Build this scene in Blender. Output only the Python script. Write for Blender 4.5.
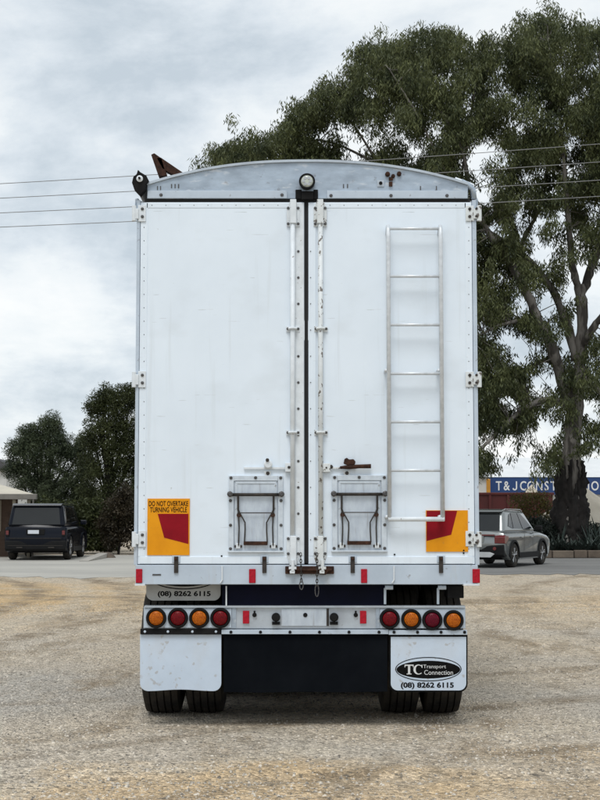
import bpy, bmesh, math, random
import numpy as np
from mathutils import Vector, Matrix

random.seed(7)
rng = np.random.default_rng(11)
R = math.radians
for o in list(bpy.data.objects):
    bpy.data.objects.remove(o)
S = bpy.context.scene
COL = S.collection

# ------------------------------------------------------------------ camera
F = 1450.0          # focal length in photo pixels (photo 600 x 800)
EYE = 1.55
PITCH = math.atan(113 / F)
cam_d = bpy.data.cameras.new('camera')
cam = bpy.data.objects.new('camera', cam_d)
COL.objects.link(cam)
cam.location = (0, 0, EYE)
cam.rotation_euler = (math.pi / 2 + PITCH, 0, 0)
cam_d.sensor_fit = 'VERTICAL'
cam_d.sensor_height = 24
cam_d.lens = 24 * F / 800
cam_d.clip_start = 0.1
cam_d.clip_end = 3000
S.camera = cam

# ------------------------------------------------------------------ sky + sun
SUN_EL, SUN_AZ = R(58), R(-170)       # azimuth from +Y, clockwise: behind the camera, slightly left
w = bpy.data.worlds.new('World')
S.world = w
w.use_nodes = True
nt = w.node_tree
nt.nodes.clear()
N = nt.nodes.new
L = nt.links.new
out = N('ShaderNodeOutputWorld')
bg = N('ShaderNodeBackground')
bg.inputs['Strength'].default_value = 0.10
sky = N('ShaderNodeTexSky')
sky.sky_type = 'NISHITA'
sky.sun_disc = False
sky.sun_elevation = SUN_EL
sky.sun_rotation = SUN_AZ
tc = N('ShaderNodeTexCoord')
sep = N('ShaderNodeSeparateXYZ')
L(tc.outputs['Generated'], sep.inputs[0])
mx = N('ShaderNodeMath'); mx.operation = 'MAXIMUM'; mx.inputs[1].default_value = 0.0
L(sep.outputs['Z'], mx.inputs[0])
ad = N('ShaderNodeMath'); ad.operation = 'ADD'; ad.inputs[1].default_value = 0.34
L(mx.outputs[0], ad.inputs[0])
dx = N('ShaderNodeMath'); dx.operation = 'DIVIDE'
dy = N('ShaderNodeMath'); dy.operation = 'DIVIDE'
L(sep.outputs['X'], dx.inputs[0]); L(ad.outputs[0], dx.inputs[1])
L(sep.outputs['Y'], dy.inputs[0]); L(ad.outputs[0], dy.inputs[1])
cmb = N('ShaderNodeCombineXYZ')
L(dx.outputs[0], cmb.inputs[0]); L(dy.outputs[0], cmb.inputs[1])
cmb.inputs[2].default_value = 3.7
n1 = N('ShaderNodeTexNoise')
n1.inputs['Scale'].default_value = 2.9
n1.inputs['Detail'].default_value = 9
n1.inputs['Roughness'].default_value = 0.6
n1.inputs['Distortion'].default_value = 0.2
L(cmb.outputs[0], n1.inputs['Vector'])
cr = N('ShaderNodeValToRGB')
e = cr.color_ramp.elements
e[0].position = 0.36; e[0].color = (5.2, 5.9, 6.5, 1)
e[1].position = 0.66; e[1].color = (9.0, 9.15, 9.15, 1)
m = cr.color_ramp.elements.new(0.46); m.color = (6.7, 7.3, 7.8, 1)
m = cr.color_ramp.elements.new(0.55); m.color = (8.1, 8.5, 8.7, 1)
L(n1.outputs['Fac'], cr.inputs['Fac'])
mix = N('ShaderNodeMix'); mix.data_type = 'RGBA'
mix.inputs['Factor'].default_value = 0.93
L(sky.outputs[0], mix.inputs[6]); L(cr.outputs[0], mix.inputs[7])
L(mix.outputs[2], bg.inputs['Color'])
L(bg.outputs[0], out.inputs['Surface'])

sd = bpy.data.lights.new('sun', 'SUN')
sun = bpy.data.objects.new('sun', sd)
COL.objects.link(sun)
sd.energy = 1.5
sd.angle = R(24)
sd.color = (1.0, 0.985, 0.96)
dvec = Vector((math.sin(SUN_AZ) * math.cos(SUN_EL), math.cos(SUN_AZ) * math.cos(SUN_EL), math.sin(SUN_EL)))
sun.rotation_euler = dvec.to_track_quat('Z', 'Y').to_euler()
sun.location = (-10, -25, 30)

S.view_settings.view_transform = 'Standard'
S.view_settings.look = 'None'
S.view_settings.exposure = 0.18
S.view_settings.gamma = 1.0
S.render.engine = 'CYCLES'
S.render.resolution_x = 768
S.render.resolution_y = 1024


# ------------------------------------------------------------------ helpers
def P(px, py, Y):
    """world point seen at photo pixel (px, py) at distance Y in front of the camera"""
    u = (px - 300) / F
    v = (400 - py) / F
    c, s = math.cos(PITCH), math.sin(PITCH)
    d = Vector((u, c - s * v, s + c * v))
    t = Y / d.y
    return Vector((t * u, Y, EYE + t * d.z))


ORG = {}


def reg(o, org):
    ORG[o.name] = Vector(org)


def tag(o, label=None, cat=None, group=None, kind=None):
    if label: o['label'] = label
    if cat: o['category'] = cat
    if group: o['group'] = group
    if kind: o['kind'] = kind
    return o


def thing(name, loc, label, cat, group=None):
    o = bpy.data.objects.new(name, None)
    COL.objects.link(o)
    o.location = loc
    o.empty_display_size = 0.2
    reg(o, loc)
    return tag(o, label, cat, group)


class MB:
    def __init__(s):
        s.v = []; s.f = []

    def add(s, vs, fs):
        b = len(s.v)
        s.v.extend([tuple(p) for p in vs])
        s.f.extend([tuple(i + b for i in f) for f in fs])
        return s

    def box(s, x0, x1, y0, y1, z0, z1):
        if x0 > x1: x0, x1 = x1, x0
        if y0 > y1: y0, y1 = y1, y0
        if z0 > z1: z0, z1 = z1, z0
        vs = [(x, y, z) for z in (z0, z1) for y in (y0, y1) for x in (x0, x1)]
        return s.add(vs, [(0, 2, 3, 1), (4, 5, 7, 6), (0, 1, 5, 4), (2, 6, 7, 3), (0, 4, 6, 2), (1, 3, 7, 5)])

    def prism(s, pts, y0, y1):
        """polygon in XZ extruded from y0 (front) to y1"""
        n = len(pts)
        vs = [(x, y0, z) for x, z in pts] + [(x, y1, z) for x, z in pts]
        fs = [tuple(range(n)), tuple(range(2 * n - 1, n - 1, -1))]
        fs += [(i, i + n, (i + 1) % n + n, (i + 1) % n) for i in range(n)]
        return s.add(vs, fs)

    def prism_x(s, pts, x0, x1):
        """polygon in YZ extruded along x"""
        n = len(pts)
        vs = [(x0, y, z) for y, z in pts] + [(x1, y, z) for y, z in pts]
        fs = [tuple(range(n)), tuple(range(2 * n - 1, n - 1, -1))]
        fs += [(i, i + n, (i + 1) % n + n, (i + 1) % n) for i in range(n)]
        return s.add(vs, fs)

    def prism_z(s, pts, z0, z1):
        n = len(pts)
        vs = [(x, y, z0) for x, y in pts] + [(x, y, z1) for x, y in pts]
        fs = [tuple(range(n - 1, -1, -1)), tuple(range(n, 2 * n))]
        fs += [(i, (i + 1) % n, (i + 1) % n + n, i + n) for i in range(n)]
        return s.add(vs, fs)

    def tube(s, pts, r, n=8, cap=True):
        pts = [Vector(p) for p in pts]
        rs = r if isinstance(r, (list, tuple)) else [r] * len(pts)
        rings = []
        ref = None
        for i, p in enumerate(pts):
            a = pts[max(i - 1, 0)]; b = pts[min(i + 1, len(pts) - 1)]
            t = (b - a).normalized()
            if ref is None:
                ref = Vector((0, 0, 1)) if abs(t.z) < 0.9 else Vector((1, 0, 0))
            u = t.cross(ref)
            if u.length < 1e-5: u = t.orthogonal()
            u.normalize()
            v2 = u.cross(t).normalized()
            ref = v2
            rings.append([p + (u * math.cos(2 * math.pi * k / n) + v2 * math.sin(2 * math.pi * k / n)) * rs[i] for k in range(n)])
        vs = [q for rg in rings for q in rg]
        fs = []
        for i in range(len(pts) - 1):
            for k in range(n):
                k2 = (k + 1) % n
                fs.append((i * n + k, i * n + k2, (i + 1) * n + k2, (i + 1) * n + k))
        if cap:
            fs.append(tuple(range(n - 1, -1, -1)))
            fs.append(tuple(range((len(pts) - 1) * n, len(pts) * n)))
        return s.add(vs, fs)

    def lathe(s, prof, c, axis='Y', n=24):
        """prof: list of (radius, along-axis); closed at the ends if radius is 0"""
        vs = []; fs = []
        c = Vector(c)
        for r, a in prof:
            for k in range(n):
                t = 2 * math.pi * k / n
                p = {'Y': (r * math.cos(t), a, r * math.sin(t)), 'X': (a, r * math.cos(t), r * math.sin(t)),
                     'Z': (r * math.cos(t), r * math.sin(t), a)}[axis]
                vs.append(c + Vector(p))
        for i in range(len(prof) - 1):
            for k in range(n):
                k2 = (k + 1) % n
                fs.append((i * n + k, i * n + k2, (i + 1) * n + k2, (i + 1) * n + k))
        if prof[0][0] > 1e-6: fs.append(tuple(range(n)))
        if prof[-1][0] > 1e-6: fs.append(tuple(range((len(prof) - 1) * n, len(prof) * n))[::-1])
        return s.add(vs, fs)

    def bolt(s, x, y, z, r=0.009, h=0.008, n=6):
        return s.lathe([(r, 0), (r, -h * 0.7), (r * 0.6, -h), (0, -h)], (x, y, z), 'Y', n)

    def build(s, name, mat, parent=None, bevel=0, smooth=False, seg=2, kind=None, label=None, fixn=True):
        org = ORG[parent.name] if parent else Vector((0, 0, 0))
        a = np.array(s.v, dtype=float)
        c = Vector((a.min(0) + a.max(0)) / 2)
        me = bpy.data.meshes.new(name)
        me.from_pydata([tuple(Vector(p) - c) for p in s.v], [], s.f)
        if fixn:
            bm = bmesh.new(); bm.from_mesh(me)
            bmesh.ops.remove_doubles(bm, verts=bm.verts, dist=1e-6)
            bmesh.ops.recalc_face_normals(bm, faces=bm.faces)
            bm.to_mesh(me); bm.free()
        me.materials.append(mat)
        o = bpy.data.objects.new(name, me)
        COL.objects.link(o)
        if parent: o.parent = parent
        o.location = c - org
        reg(o, c)
        if smooth:
            for p in me.polygons: p.use_smooth = True
        if bevel:
            b = o.modifiers.new('bevel', 'BEVEL')
            b.width = bevel; b.segments = seg; b.limit_method = 'ANGLE'; b.angle_limit = R(35)
            b.harden_normals = False
        tag(o, label=label, kind=kind)
        return o


def share(o, parent, pos, name=None, scale=None):
    """a copy of a part sharing its mesh, placed with its centre at pos (frame coordinates)"""
    c = o.copy()
    if name: c.name = name
    COL.objects.link(c)
    c.parent = parent
    c.location = Vector(pos) - ORG[parent.name]
    reg(c, pos)
    if scale: c.scale = scale
    return c


def text_faces(txt, size, bold=0.0, sx=1.0, spacing=1.0, shear=0.0):
    """filled outlines of a text as (verts2d, faces), centred on its own box"""
    cu = bpy.data.curves.new('t', 'FONT')
    cu.body = txt; cu.size = size; cu.offset = bold; cu.space_character = spacing; cu.shear = shear
    cu.resolution_u = 4
    o = bpy.data.objects.new('t', cu)
    COL.objects.link(o)
    dg = bpy.context.evaluated_depsgraph_get()
    me = bpy.data.meshes.new_from_object(o.evaluated_get(dg))
    vs = [(v.co.x * sx, v.co.y) for v in me.vertices]
    fs = [tuple(p.vertices) for p in me.polygons]
    bpy.data.objects.remove(o); bpy.data.meshes.remove(me); bpy.data.curves.remove(cu)
    a = np.array(vs); c = (a.min(0) + a.max(0)) / 2
    ext = a.max(0) - a.min(0)
    return [(x - c[0], y - c[1]) for x, y in vs], fs, ext


def text_at(mb, txt, cx, Y, cz, width=None, height=None, bold=0.0, spacing=1.0):
    vs, fs, ext = text_faces(txt, 1.0, bold, spacing=spacing)
    sx = (width / ext[0]) if width else (height / ext[1])
    sz = (height / ext[1]) if height else sx
    mb.add([(cx + x * sx, Y, cz + z * sz) for x, z in vs], fs)
    return mb


# ------------------------------------------------------------------ materials
MATS = {}


def pm(name, c1, c2=None, scale=4.0, rough=0.6, metal=0.0, bump=0.0, bscale=60.0, stretch=(1, 1, 1), lo=0.35, hi=0.7,
       spots=None, coat=0.0, detail=6, trans=0.0, spec=None, streak=None, world=False, extra=()):
    """procedural material: two tones by noise, optional specks (colour, scale, threshold), streaks, bump"""
    m = bpy.data.materials.new(name)
    m.use_nodes = True
    t = m.node_tree
    b = t.nodes['Principled BSDF']
    NN = t.nodes.new; LL = t.links.new
    b.inputs['Roughness'].default_value = rough
    b.inputs['Metallic'].default_value = metal
    if spec is not None: b.inputs['Specular IOR Level'].default_value = spec
    if coat: b.inputs['Coat Weight'].default_value = coat; b.inputs['Coat Roughness'].default_value = 0.08
    if trans: b.inputs['Transmission Weight'].default_value = trans
    c2 = c2 or tuple(x * 0.85 for x in c1)
    if world:
        g = NN('ShaderNodeNewGeometry'); vec = g.outputs['Position']
    else:
        g = NN('ShaderNodeTexCoord'); vec = g.outputs['Object']
    mp = NN('ShaderNodeMapping'); mp.inputs['Scale'].default_value = stretch
    LL(vec, mp.inputs['Vector'])
    nz = NN('ShaderNodeTexNoise'); nz.inputs['Scale'].default_value = scale; nz.inputs['Detail'].default_value = detail
    nz.inputs['Roughness'].default_value = 0.6
    LL(mp.outputs[0], nz.inputs['Vector'])
    mr = NN('ShaderNodeMapRange'); mr.inputs['From Min'].default_value = lo; mr.inputs['From Max'].default_value = hi
    LL(nz.outputs['Fac'], mr.inputs['Value'])
    mixn = NN('ShaderNodeMix'); mixn.data_type = 'RGBA'
    mixn.inputs[6].default_value = (*c1, 1); mixn.inputs[7].default_value = (*c2, 1)
    LL(mr.outputs[0], mixn.inputs['Factor'])
    col = mixn.outputs[2]

    def overlay(col, c, sc, thr, st=(1, 1, 1), soft=0.04, amt=1.0):
        mp2 = NN('ShaderNodeMapping'); mp2.inputs['Scale'].default_value = st
        mp2.inputs['Location'].default_value = (3.1, 1.7, 5.3)
        LL(vec, mp2.inputs['Vector'])
        n2 = NN('ShaderNodeTexNoise'); n2.inputs['Scale'].default_value = sc; n2.inputs['Detail'].default_value = 5
        LL(mp2.outputs[0], n2.inputs['Vector'])
        r2 = NN('ShaderNodeMapRange'); r2.inputs['From Min'].default_value = thr; r2.inputs['From Max'].default_value = thr + soft
        r2.inputs['To Max'].default_value = amt
        LL(n2.outputs['Fac'], r2.inputs['Value'])
        mm = NN('ShaderNodeMix'); mm.data_type = 'RGBA'
        LL(r2.outputs[0], mm.inputs['Factor']); LL(col, mm.inputs[6]); mm.inputs[7].default_value = (*c, 1)
        return mm.outputs[2]

    if spots: col = overlay(col, *spots)
    if streak: col = overlay(col, *streak)
    for ex in extra: col = overlay(col, *ex)
    LL(col, b.inputs['Base Color'])
    if bump:
        nb = NN('ShaderNodeTexNoise'); nb.inputs['Scale'].default_value = bscale; nb.inputs['Detail'].default_value = 5
        LL(mp.outputs[0], nb.inputs['Vector'])
        bp = NN('ShaderNodeBump'); bp.inputs['Strength'].default_value = bump; bp.inputs['Distance'].default_value = 0.02
        LL(nb.outputs['Fac'], bp.inputs['Height']); LL(bp.outputs[0], b.inputs['Normal'])
    MATS[name] = m
    return m


WHITE = pm('door_white_paint', (0.775, 0.855, 0.935), (0.71, 0.79, 0.87), scale=1.3, rough=0.34, bump=0.35, bscale=1.6,
           spots=((0.42, 0.44, 0.44), 13, 0.745, (1, 1, 1), 0.02, 0.7), streak=((0.62, 0.68, 0.73), 9, 0.57, (1.6, 1, 0.08), 0.25, 0.9),
           extra=(((0.45, 0.48, 0.50), 5, 0.715, (0.8, 1, 14), 0.015, 0.6), ((0.60, 0.655, 0.70), 2.2, 0.56, (1, 1, 1.4), 0.16, 0.35)))
CHIP = pm('chipped_white_paint', (0.72, 0.76, 0.78), (0.60, 0.63, 0.63), scale=9, rough=0.5,
          spots=((0.10, 0.075, 0.055), 34, 0.60, (1, 1, 0.8), 0.03, 0.9))
PLAINW = pm('hardware_white_paint', (0.74, 0.79, 0.83), (0.62, 0.66, 0.69), scale=12, rough=0.45,
            spots=((0.25, 0.22, 0.19), 40, 0.68, (1, 1, 1), 0.03, 0.8))
SILL = pm('sill_grey_white_paint', (0.52, 0.60, 0.69), (0.42, 0.49, 0.57), scale=3, rough=0.45,
          spots=((0.24, 0.24, 0.25), 22, 0.66, (1, 1, 1), 0.05, 0.7), streak=((0.45, 0.47, 0.49), 10, 0.58, (1.5, 1, 0.3), 0.2, 0.6))
ALU = pm('weathered_aluminium', (0.44, 0.52, 0.61), (0.30, 0.355, 0.42), scale=5, rough=0.42, metal=0.45, bump=0.03, bscale=30,
         stretch=(1, 1, 2.5), spots=((0.16, 0.15, 0.15), 16, 0.64, (1, 1, 1), 0.10, 0.7), streak=((0.66, 0.69, 0.72), 7, 0.6, (1, 1, 3), 0.1, 0.7))
ALU2 = pm('light_panel_aluminium', (0.52, 0.58, 0.64), (0.40, 0.44, 0.49), scale=6, rough=0.35, metal=0.4,
          spots=((0.28, 0.28, 0.28), 30, 0.66, (1, 1, 1), 0.05, 0.6))
HATCHM = pm('hatch_galvanised', (0.60, 0.67, 0.74), (0.46, 0.52, 0.60), scale=18, rough=0.45, metal=0.3, stretch=(1, 1, 0.4),
            streak=((0.36, 0.38, 0.41), 22, 0.58, (1.6, 1, 0.2), 0.15, 0.7))
HATCHF = pm('hatch_frame_paint', (0.63, 0.70, 0.77), (0.50, 0.56, 0.62), scale=14, rough=0.45, metal=0.15,
            spots=((0.22, 0.22, 0.22), 30, 0.66, (1, 1, 1), 0.05, 0.7))
LADM = pm('ladder_dull_alloy', (0.72, 0.76, 0.80), (0.56, 0.60, 0.63), scale=20, rough=0.4, metal=0.2)
DSTEEL = pm('dark_oily_steel', (0.020, 0.019, 0.018), (0.055, 0.044, 0.036), scale=30, rough=0.6, metal=0.3)
BSTEEL = pm('bolt_steel', (0.12, 0.12, 0.125), (0.05, 0.046, 0.043), scale=90, rough=0.5, metal=0.6)
RUST = pm('brown_rusty_steel', (0.026, 0.015, 0.012), (0.072, 0.034, 0.022), scale=28, rough=0.85, bump=0.3, bscale=90, spec=0.15)
BLACK = pm('black_paint', (0.008, 0.008, 0.009), (0.016, 0.016, 0.016), scale=8, rough=0.6, spec=0.08)
GAP = pm('black_seal_rubber', (0.006, 0.006, 0.007), (0.012, 0.012, 0.012), scale=8, rough=0.8)
RUBBER = pm('black_tyre_rubber', (0.016, 0.016, 0.017), (0.060, 0.052, 0.042), scale=5, rough=0.85, bump=0.1, bscale=50, spec=0.15)
APRON = pm('black_rubber_apron', (0.003, 0.004, 0.006), (0.006, 0.0075, 0.010), scale=3, rough=0.7, bump=0.05, bscale=20, spec=0.04,
           streak=((0.014, 0.016, 0.02), 6, 0.62, (1.2, 1, 0.3), 0.3, 0.5))
NAVY = pm('navy_chassis_paint', (0.003, 0.004, 0.016), (0.002, 0.003, 0.010), scale=4, rough=0.6, spec=0.1)
FLAPW = pm('white_rubber_flap', (0.57, 0.66, 0.77), (0.50, 0.585, 0.69), scale=3, rough=0.5, bump=0.4, bscale=3,
           streak=((0.52, 0.53, 0.54), 5, 0.55, (1, 1, 0.6), 0.3, 0.6), spots=((0.34, 0.30, 0.25), 22, 0.62, (1, 1, 1), 0.08, 0.55))
FLAPG = pm('grey_rubber_flap', (0.42, 0.42, 0.40), (0.32, 0.32, 0.31), scale=5, rough=0.6)
INK = pm('black_print', (0.005, 0.005, 0.005), (0.010, 0.010, 0.010), scale=20, rough=0.6, spec=0.05)
YEL = pm('amber_reflective_sheet', (0.80, 0.33, 0.012), (0.70, 0.27, 0.01), scale=6, rough=0.5, spec=0.12, spots=((0.55, 0.24, 0.04), 30, 0.62, (1, 1, 1), 0.1, 0.6))
REDS = pm('red_reflective_sheet', (0.28, 0.008, 0.016), (0.21, 0.006, 0.013), scale=6, rough=0.5, spec=0.1)
REFL = pm('red_reflector_plastic', (0.46, 0.010, 0.028), (0.28, 0.006, 0.014), scale=60, rough=0.35, spec=0.2)
LRED = pm('red_lamp_lens', (0.22, 0.007, 0.012), (0.09, 0.003, 0.006), scale=70, rough=0.35, spec=0.14)
LMAR = pm('maroon_lamp_lens', (0.16, 0.005, 0.022), (0.07, 0.003, 0.010), scale=70, rough=0.35, spec=0.14)
LAMB = pm('amber_lamp_lens', (0.62, 0.17, 0.012), (0.30, 0.06, 0.006), scale=70, rough=0.35, spec=0.14)
LWHITE = pm('clear_lamp_lens', (0.62, 0.66, 0.60), (0.40, 0.44, 0.38), scale=50, rough=0.12, coat=0.6)
CANVAS = pm('roof_tarp_canvas', (0.25, 0.26, 0.27), (0.19, 0.20, 0.2), scale=4, rough=0.8)
SIDEM = pm('side_sheet_white_paint', (0.74, 0.76, 0.78), (0.64, 0.66, 0.68), scale=1.5, rough=0.4)
CHROME = pm('rim_alloy', (0.55, 0.56, 0.58), (0.40, 0.40, 0.41), scale=12, rough=0.3, metal=0.8)
LDIM = {LRED: pm('red_lens_prism', (0.09, 0.004, 0.006), (0.05, 0.003, 0.004), scale=30, rough=0.3, spec=0.2),
        LMAR: pm('maroon_lens_prism', (0.07, 0.003, 0.010), (0.04, 0.002, 0.005), scale=30, rough=0.3, spec=0.2),
        LAMB: pm('amber_lens_prism', (0.30, 0.065, 0.006), (0.2, 0.04, 0.004), scale=30, rough=0.3, spec=0.2)}

# ------------------------------------------------------------------ ground
def ground_material():
    m = bpy.data.materials.new('gravel_dirt')
    m.use_nodes = True
    t = m.node_tree
    b = t.nodes['Principled BSDF']
    b.inputs['Roughness'].default_value = 0.92
    b.inputs['Specular IOR Level'].default_value = 0.2
    NN = t.nodes.new; LL = t.links.new
    g = NN('ShaderNodeNewGeometry')

    def noise(scale, st=(1, 1, 1), detail=6, rough=0.6, loc=(0, 0, 0), rot=0.0):
        mp = NN('ShaderNodeMapping'); mp.inputs['Scale'].default_value = st; mp.inputs['Location'].default_value = loc
        mp.inputs['Rotation'].default_value = (0, 0, rot)
        LL(g.outputs['Position'], mp.inputs['Vector'])
        n = NN('ShaderNodeTexNoise'); n.inputs['Scale'].default_value = scale
        n.inputs['Detail'].default_value = detail; n.inputs['Roughness'].default_value = rough
        LL(mp.outputs[0], n.inputs['Vector'])
        return n.outputs['Fac']

    def rng_(x, a, b_, lo=0.0, hi=1.0):
        r = NN('ShaderNodeMapRange'); r.inputs['From Min'].default_value = a; r.inputs['From Max'].default_value = b_
        r.inputs['To Min'].default_value = lo; r.inputs['To Max'].default_value = hi
        LL(x, r.inputs['Value'])
        return r.outputs[0]

    def mixc(f, a, c, fac=None):
        k = NN('ShaderNodeMix'); k.data_type = 'RGBA'
        if f is not None: LL(f, k.inputs['Factor'])
        else: k.inputs['Factor'].default_value = fac
        for s, v in ((6, a), (7, c)):
            if isinstance(v, tuple): k.inputs[s].default_value = (*v, 1)
            else: LL(v, k.inputs[s])
        return k.outputs[2]

    # broad zones of the yard: pale compacted grit, ochre dirt and grey crushed stone, with ragged borders
    warp = NN('ShaderNodeTexNoise'); warp.inputs['Scale'].default_value = 0.45; warp.inputs['Detail'].default_value = 6
    warp.inputs['Roughness'].default_value = 0.62
    LL(g.outputs['Position'], warp.inputs['Vector'])
    w1 = NN('ShaderNodeVectorMath'); w1.operation = 'SUBTRACT'; w1.inputs[1].default_value = (.5, .5, .5)
    LL(warp.outputs['Color'], w1.inputs[0])
    w2 = NN('ShaderNodeVectorMath'); w2.operation = 'MULTIPLY'; w2.inputs[1].default_value = (6.0, 5.0, 0)
    LL(w1.outputs[0], w2.inputs[0])
    w3 = NN('ShaderNodeVectorMath'); w3.operation = 'ADD'
    LL(g.outputs['Position'], w3.inputs[0]); LL(w2.outputs[0], w3.inputs[1])

    def zone(cx, cy, rx, ry, amt):
        a1 = NN('ShaderNodeVectorMath'); a1.operation = 'SUBTRACT'; a1.inputs[1].default_value = (cx, cy, 0)
        LL(w3.outputs[0], a1.inputs[0])
        a2 = NN('ShaderNodeVectorMath'); a2.operation = 'MULTIPLY'; a2.inputs[1].default_value = (1 / rx, 1 / ry, 0)
        LL(a1.outputs[0], a2.inputs[0])
        a3 = NN('ShaderNodeVectorMath'); a3.operation = 'LENGTH'; LL(a2.outputs[0], a3.inputs[0])
        return rng_(a3.outputs['Value'], 1.25, 0.55, 0.0, amt)

    OCH, GRY = (0.66, 0.465, 0.25), (0.50, 0.47, 0.42)
    big = noise(0.30, (0.8, 0.8, 1), 6, 0.6, (2.2, 0.4, 0), R(20))
    c = mixc(rng_(big, 0.40, 0.62), (0.63, 0.525, 0.392), (0.60, 0.528, 0.43))
    for z_ in ((-8, 27, 7, 7, .95), (-0.6, 8.0, 1.8, .9, .7), (6.5, 25, 4, 5, .55), (-3.0, 8.8, 1.2, .6, .5), (2.2, 9.6, 1.6, .7, .35), (-7, 19, 3, 1.8, .6)):
        c = mixc(zone(*z_), c, OCH)
    for z_ in ((-3.6, 12.6, 3.2, 2.2, .8), (3.6, 12.0, 2.0, 1.5, .55), (-1.0, 9.6, 2.2, .7, .4), (5.5, 17, 2.6, 3, .5)):
        c = mixc(zone(*z_), c, GRY)
    # wheel tracks: long soft bands swept across the yard
    trk = noise(1.5, (0.75, 0.32, 1), 6, 0.6, (5.1, 3.0, 0), R(50))
    c = mixc(rng_(trk, 0.52, 0.70, 0, 0.55), c, (0.66, 0.575, 0.45))
    drk = noise(1.2, (0.9, 0.30, 1), 7, 0.66, (9.0, 1.0, 0), R(-52))
    c = mixc(rng_(drk, 0.52, 0.64, 0, 0.85), c, (0.34, 0.262, 0.175))
    # wheel tracks: arcs swept across the yard, broken up by the grit
    brk = noise(1.6, (1, 1, 1), 5, 0.6, (3, 3, 0))

    def track(cx, cy, r0, wd, amt, col):
        a1 = NN('ShaderNodeVectorMath'); a1.operation = 'DISTANCE'; a1.inputs[1].default_value = (cx, cy, 0)
        a0 = NN('ShaderNodeVectorMath'); a0.operation = 'MULTIPLY'; a0.inputs[1].default_value = (1, 1, 0)
        aw = NN('ShaderNodeVectorMath'); aw.operation = 'MULTIPLY_ADD'; aw.inputs[1].default_value = (.5, .5, 0)
        LL(w1.outputs[0], aw.inputs[0]); LL(g.outputs['Position'], aw.inputs[2])
        LL(aw.outputs[0], a0.inputs[0]); LL(a0.outputs[0], a1.inputs[0])
        d1 = NN('ShaderNodeMath'); d1.operation = 'SUBTRACT'; d1.inputs[1].default_value = r0
        LL(a1.outputs['Value'], d1.inputs[0])
        d2 = NN('ShaderNodeMath'); d2.operation = 'ABSOLUTE'; LL(d1.outputs[0], d2.inputs[0])
        m1 = rng_(d2.outputs[0], wd, wd * .35, 0, amt)
        m2 = NN('ShaderNodeMath'); m2.operation = 'MULTIPLY'; LL(m1, m2.inputs[0]); LL(rng_(brk, 0.36, 0.58), m2.inputs[1])
        return mixc(m2.outputs[0], c, col)

    TD, TP = (0.27, 0.205, 0.135), (0.66, 0.575, 0.45)
    for t_ in ((-30, 24, 27.1, .34, .8, TD), (-30, 24, 25.2, .34, .8, TD), (-30, 24, 26.2, .4, .6, TP), (12, -8, 20.5, .16, .75, TD), (12, -8, 22.3, .16, .6, TD), (12, -8, 21.3, .3, .6, TP), (12, -8, 18.7, .14, .6, TD),
               (34, 22, 28.6, .32, .7, TD), (34, 22, 30.5, .32, .6, TD), (34, 22, 29.6, .4, .5, TP), (-14, 40, 32.2, .22, .6, TD), (-14, 40, 30.3, .22, .6, TD), (4, 52, 26, .5, .6, TD), (4, 52, 24, .5, .5, TP)):
        c = track(*t_)
    mott = noise(3.4, (1, 0.5, 1), 7, 0.7, (4.0, 2.0, 0))
    c = mixc(rng_(mott, 0.50, 0.70, 0, 0.6), c, (0.45, 0.385, 0.295))
    # stones of several sizes
    v = NN('ShaderNodeTexVoronoi'); v.inputs['Scale'].default_value = 52; LL(g.outputs['Position'], v.inputs['Vector'])
    vs = NN('ShaderNodeSeparateColor'); LL(v.outputs['Color'], vs.inputs[0])
    st = rng_(vs.outputs[0], 0.0, 1.0, 0.66, 1.30)
    v2 = NN('ShaderNodeTexVoronoi'); v2.inputs['Scale'].default_value = 21; LL(g.outputs['Position'], v2.inputs['Vector'])
    vs2 = NN('ShaderNodeSeparateColor'); LL(v2.outputs['Color'], vs2.inputs[0])
    st2 = rng_(vs2.outputs[1], 0.0, 1.0, 0.84, 1.16)
    for s in (st, st2):
        k = NN('ShaderNodeVectorMath'); k.operation = 'SCALE'
        LL(c, k.inputs[0]); LL(s, k.inputs['Scale']); c = k.outputs[0]
    pale = rng_(noise(30, (1, 1, 1), 3, 0.5, (1, 7, 0)), 0.66, 0.70, 0, 0.6)
    c = mixc(pale, c, (0.70, 0.66, 0.58))
    dk = rng_(noise(22, (1, 1, 1), 3, 0.5, (8, 2, 0)), 0.61, 0.67, 0, 0.8)
    c = mixc(dk, c, (0.17, 0.15, 0.125))
    LL(c, b.inputs['Base Color'])
    h = NN('ShaderNodeMath'); h.operation = 'ADD'
    LL(rng_(v.outputs['Distance'], 0, 0.7, 0.7, 0), h.inputs[0]); LL(noise(9, detail=7), h.inputs[1])
    bp = NN('ShaderNodeBump'); bp.inputs['Strength'].default_value = 0.9; bp.inputs['Distance'].default_value = 0.04
    LL(h.outputs[0], bp.inputs['Height']); LL(bp.outputs[0], b.inputs['Normal'])
    return m


def undul(x, y):
    """gentle wheel ruts and humps of the yard (never above z = 0, so tyres and slabs still sit on it)"""
    q = y - 0.28 * x + 0.9 * math.sin(x * 0.33 + 0.5)
    s = 0.35 + 0.25 * math.sin(q * 1.9) * math.sin(0.23 * x + 0.6 * y + 1)
    for c0, w0, a0 in ((7.6, .13, .5), (9.15, .12, .7), (9.9, .10, .4), (12.6, .2, .5), (14.6, .2, .6), (17.5, .25, .5), (20, .3, .7), (24, .4, .8), (25.6, .4, .6)):
        t = (q - c0) / w0
        s += a0 * math.exp(-t * t) - 0.5 * a0 * (math.exp(-(t - 2) ** 2) + math.exp(-(t + 2) ** 2))
    near = 1.0
    if 10.2 < y < 21 and abs(x - 0.05) < 1.7: near = 0.0
    elif 9.4 < y < 22 and abs(x) < 2.6: near = 0.35
    return -0.030 * max(0.0, min(1.3, s)) * near - (0.0 if near == 0 else 0.002)


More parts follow.
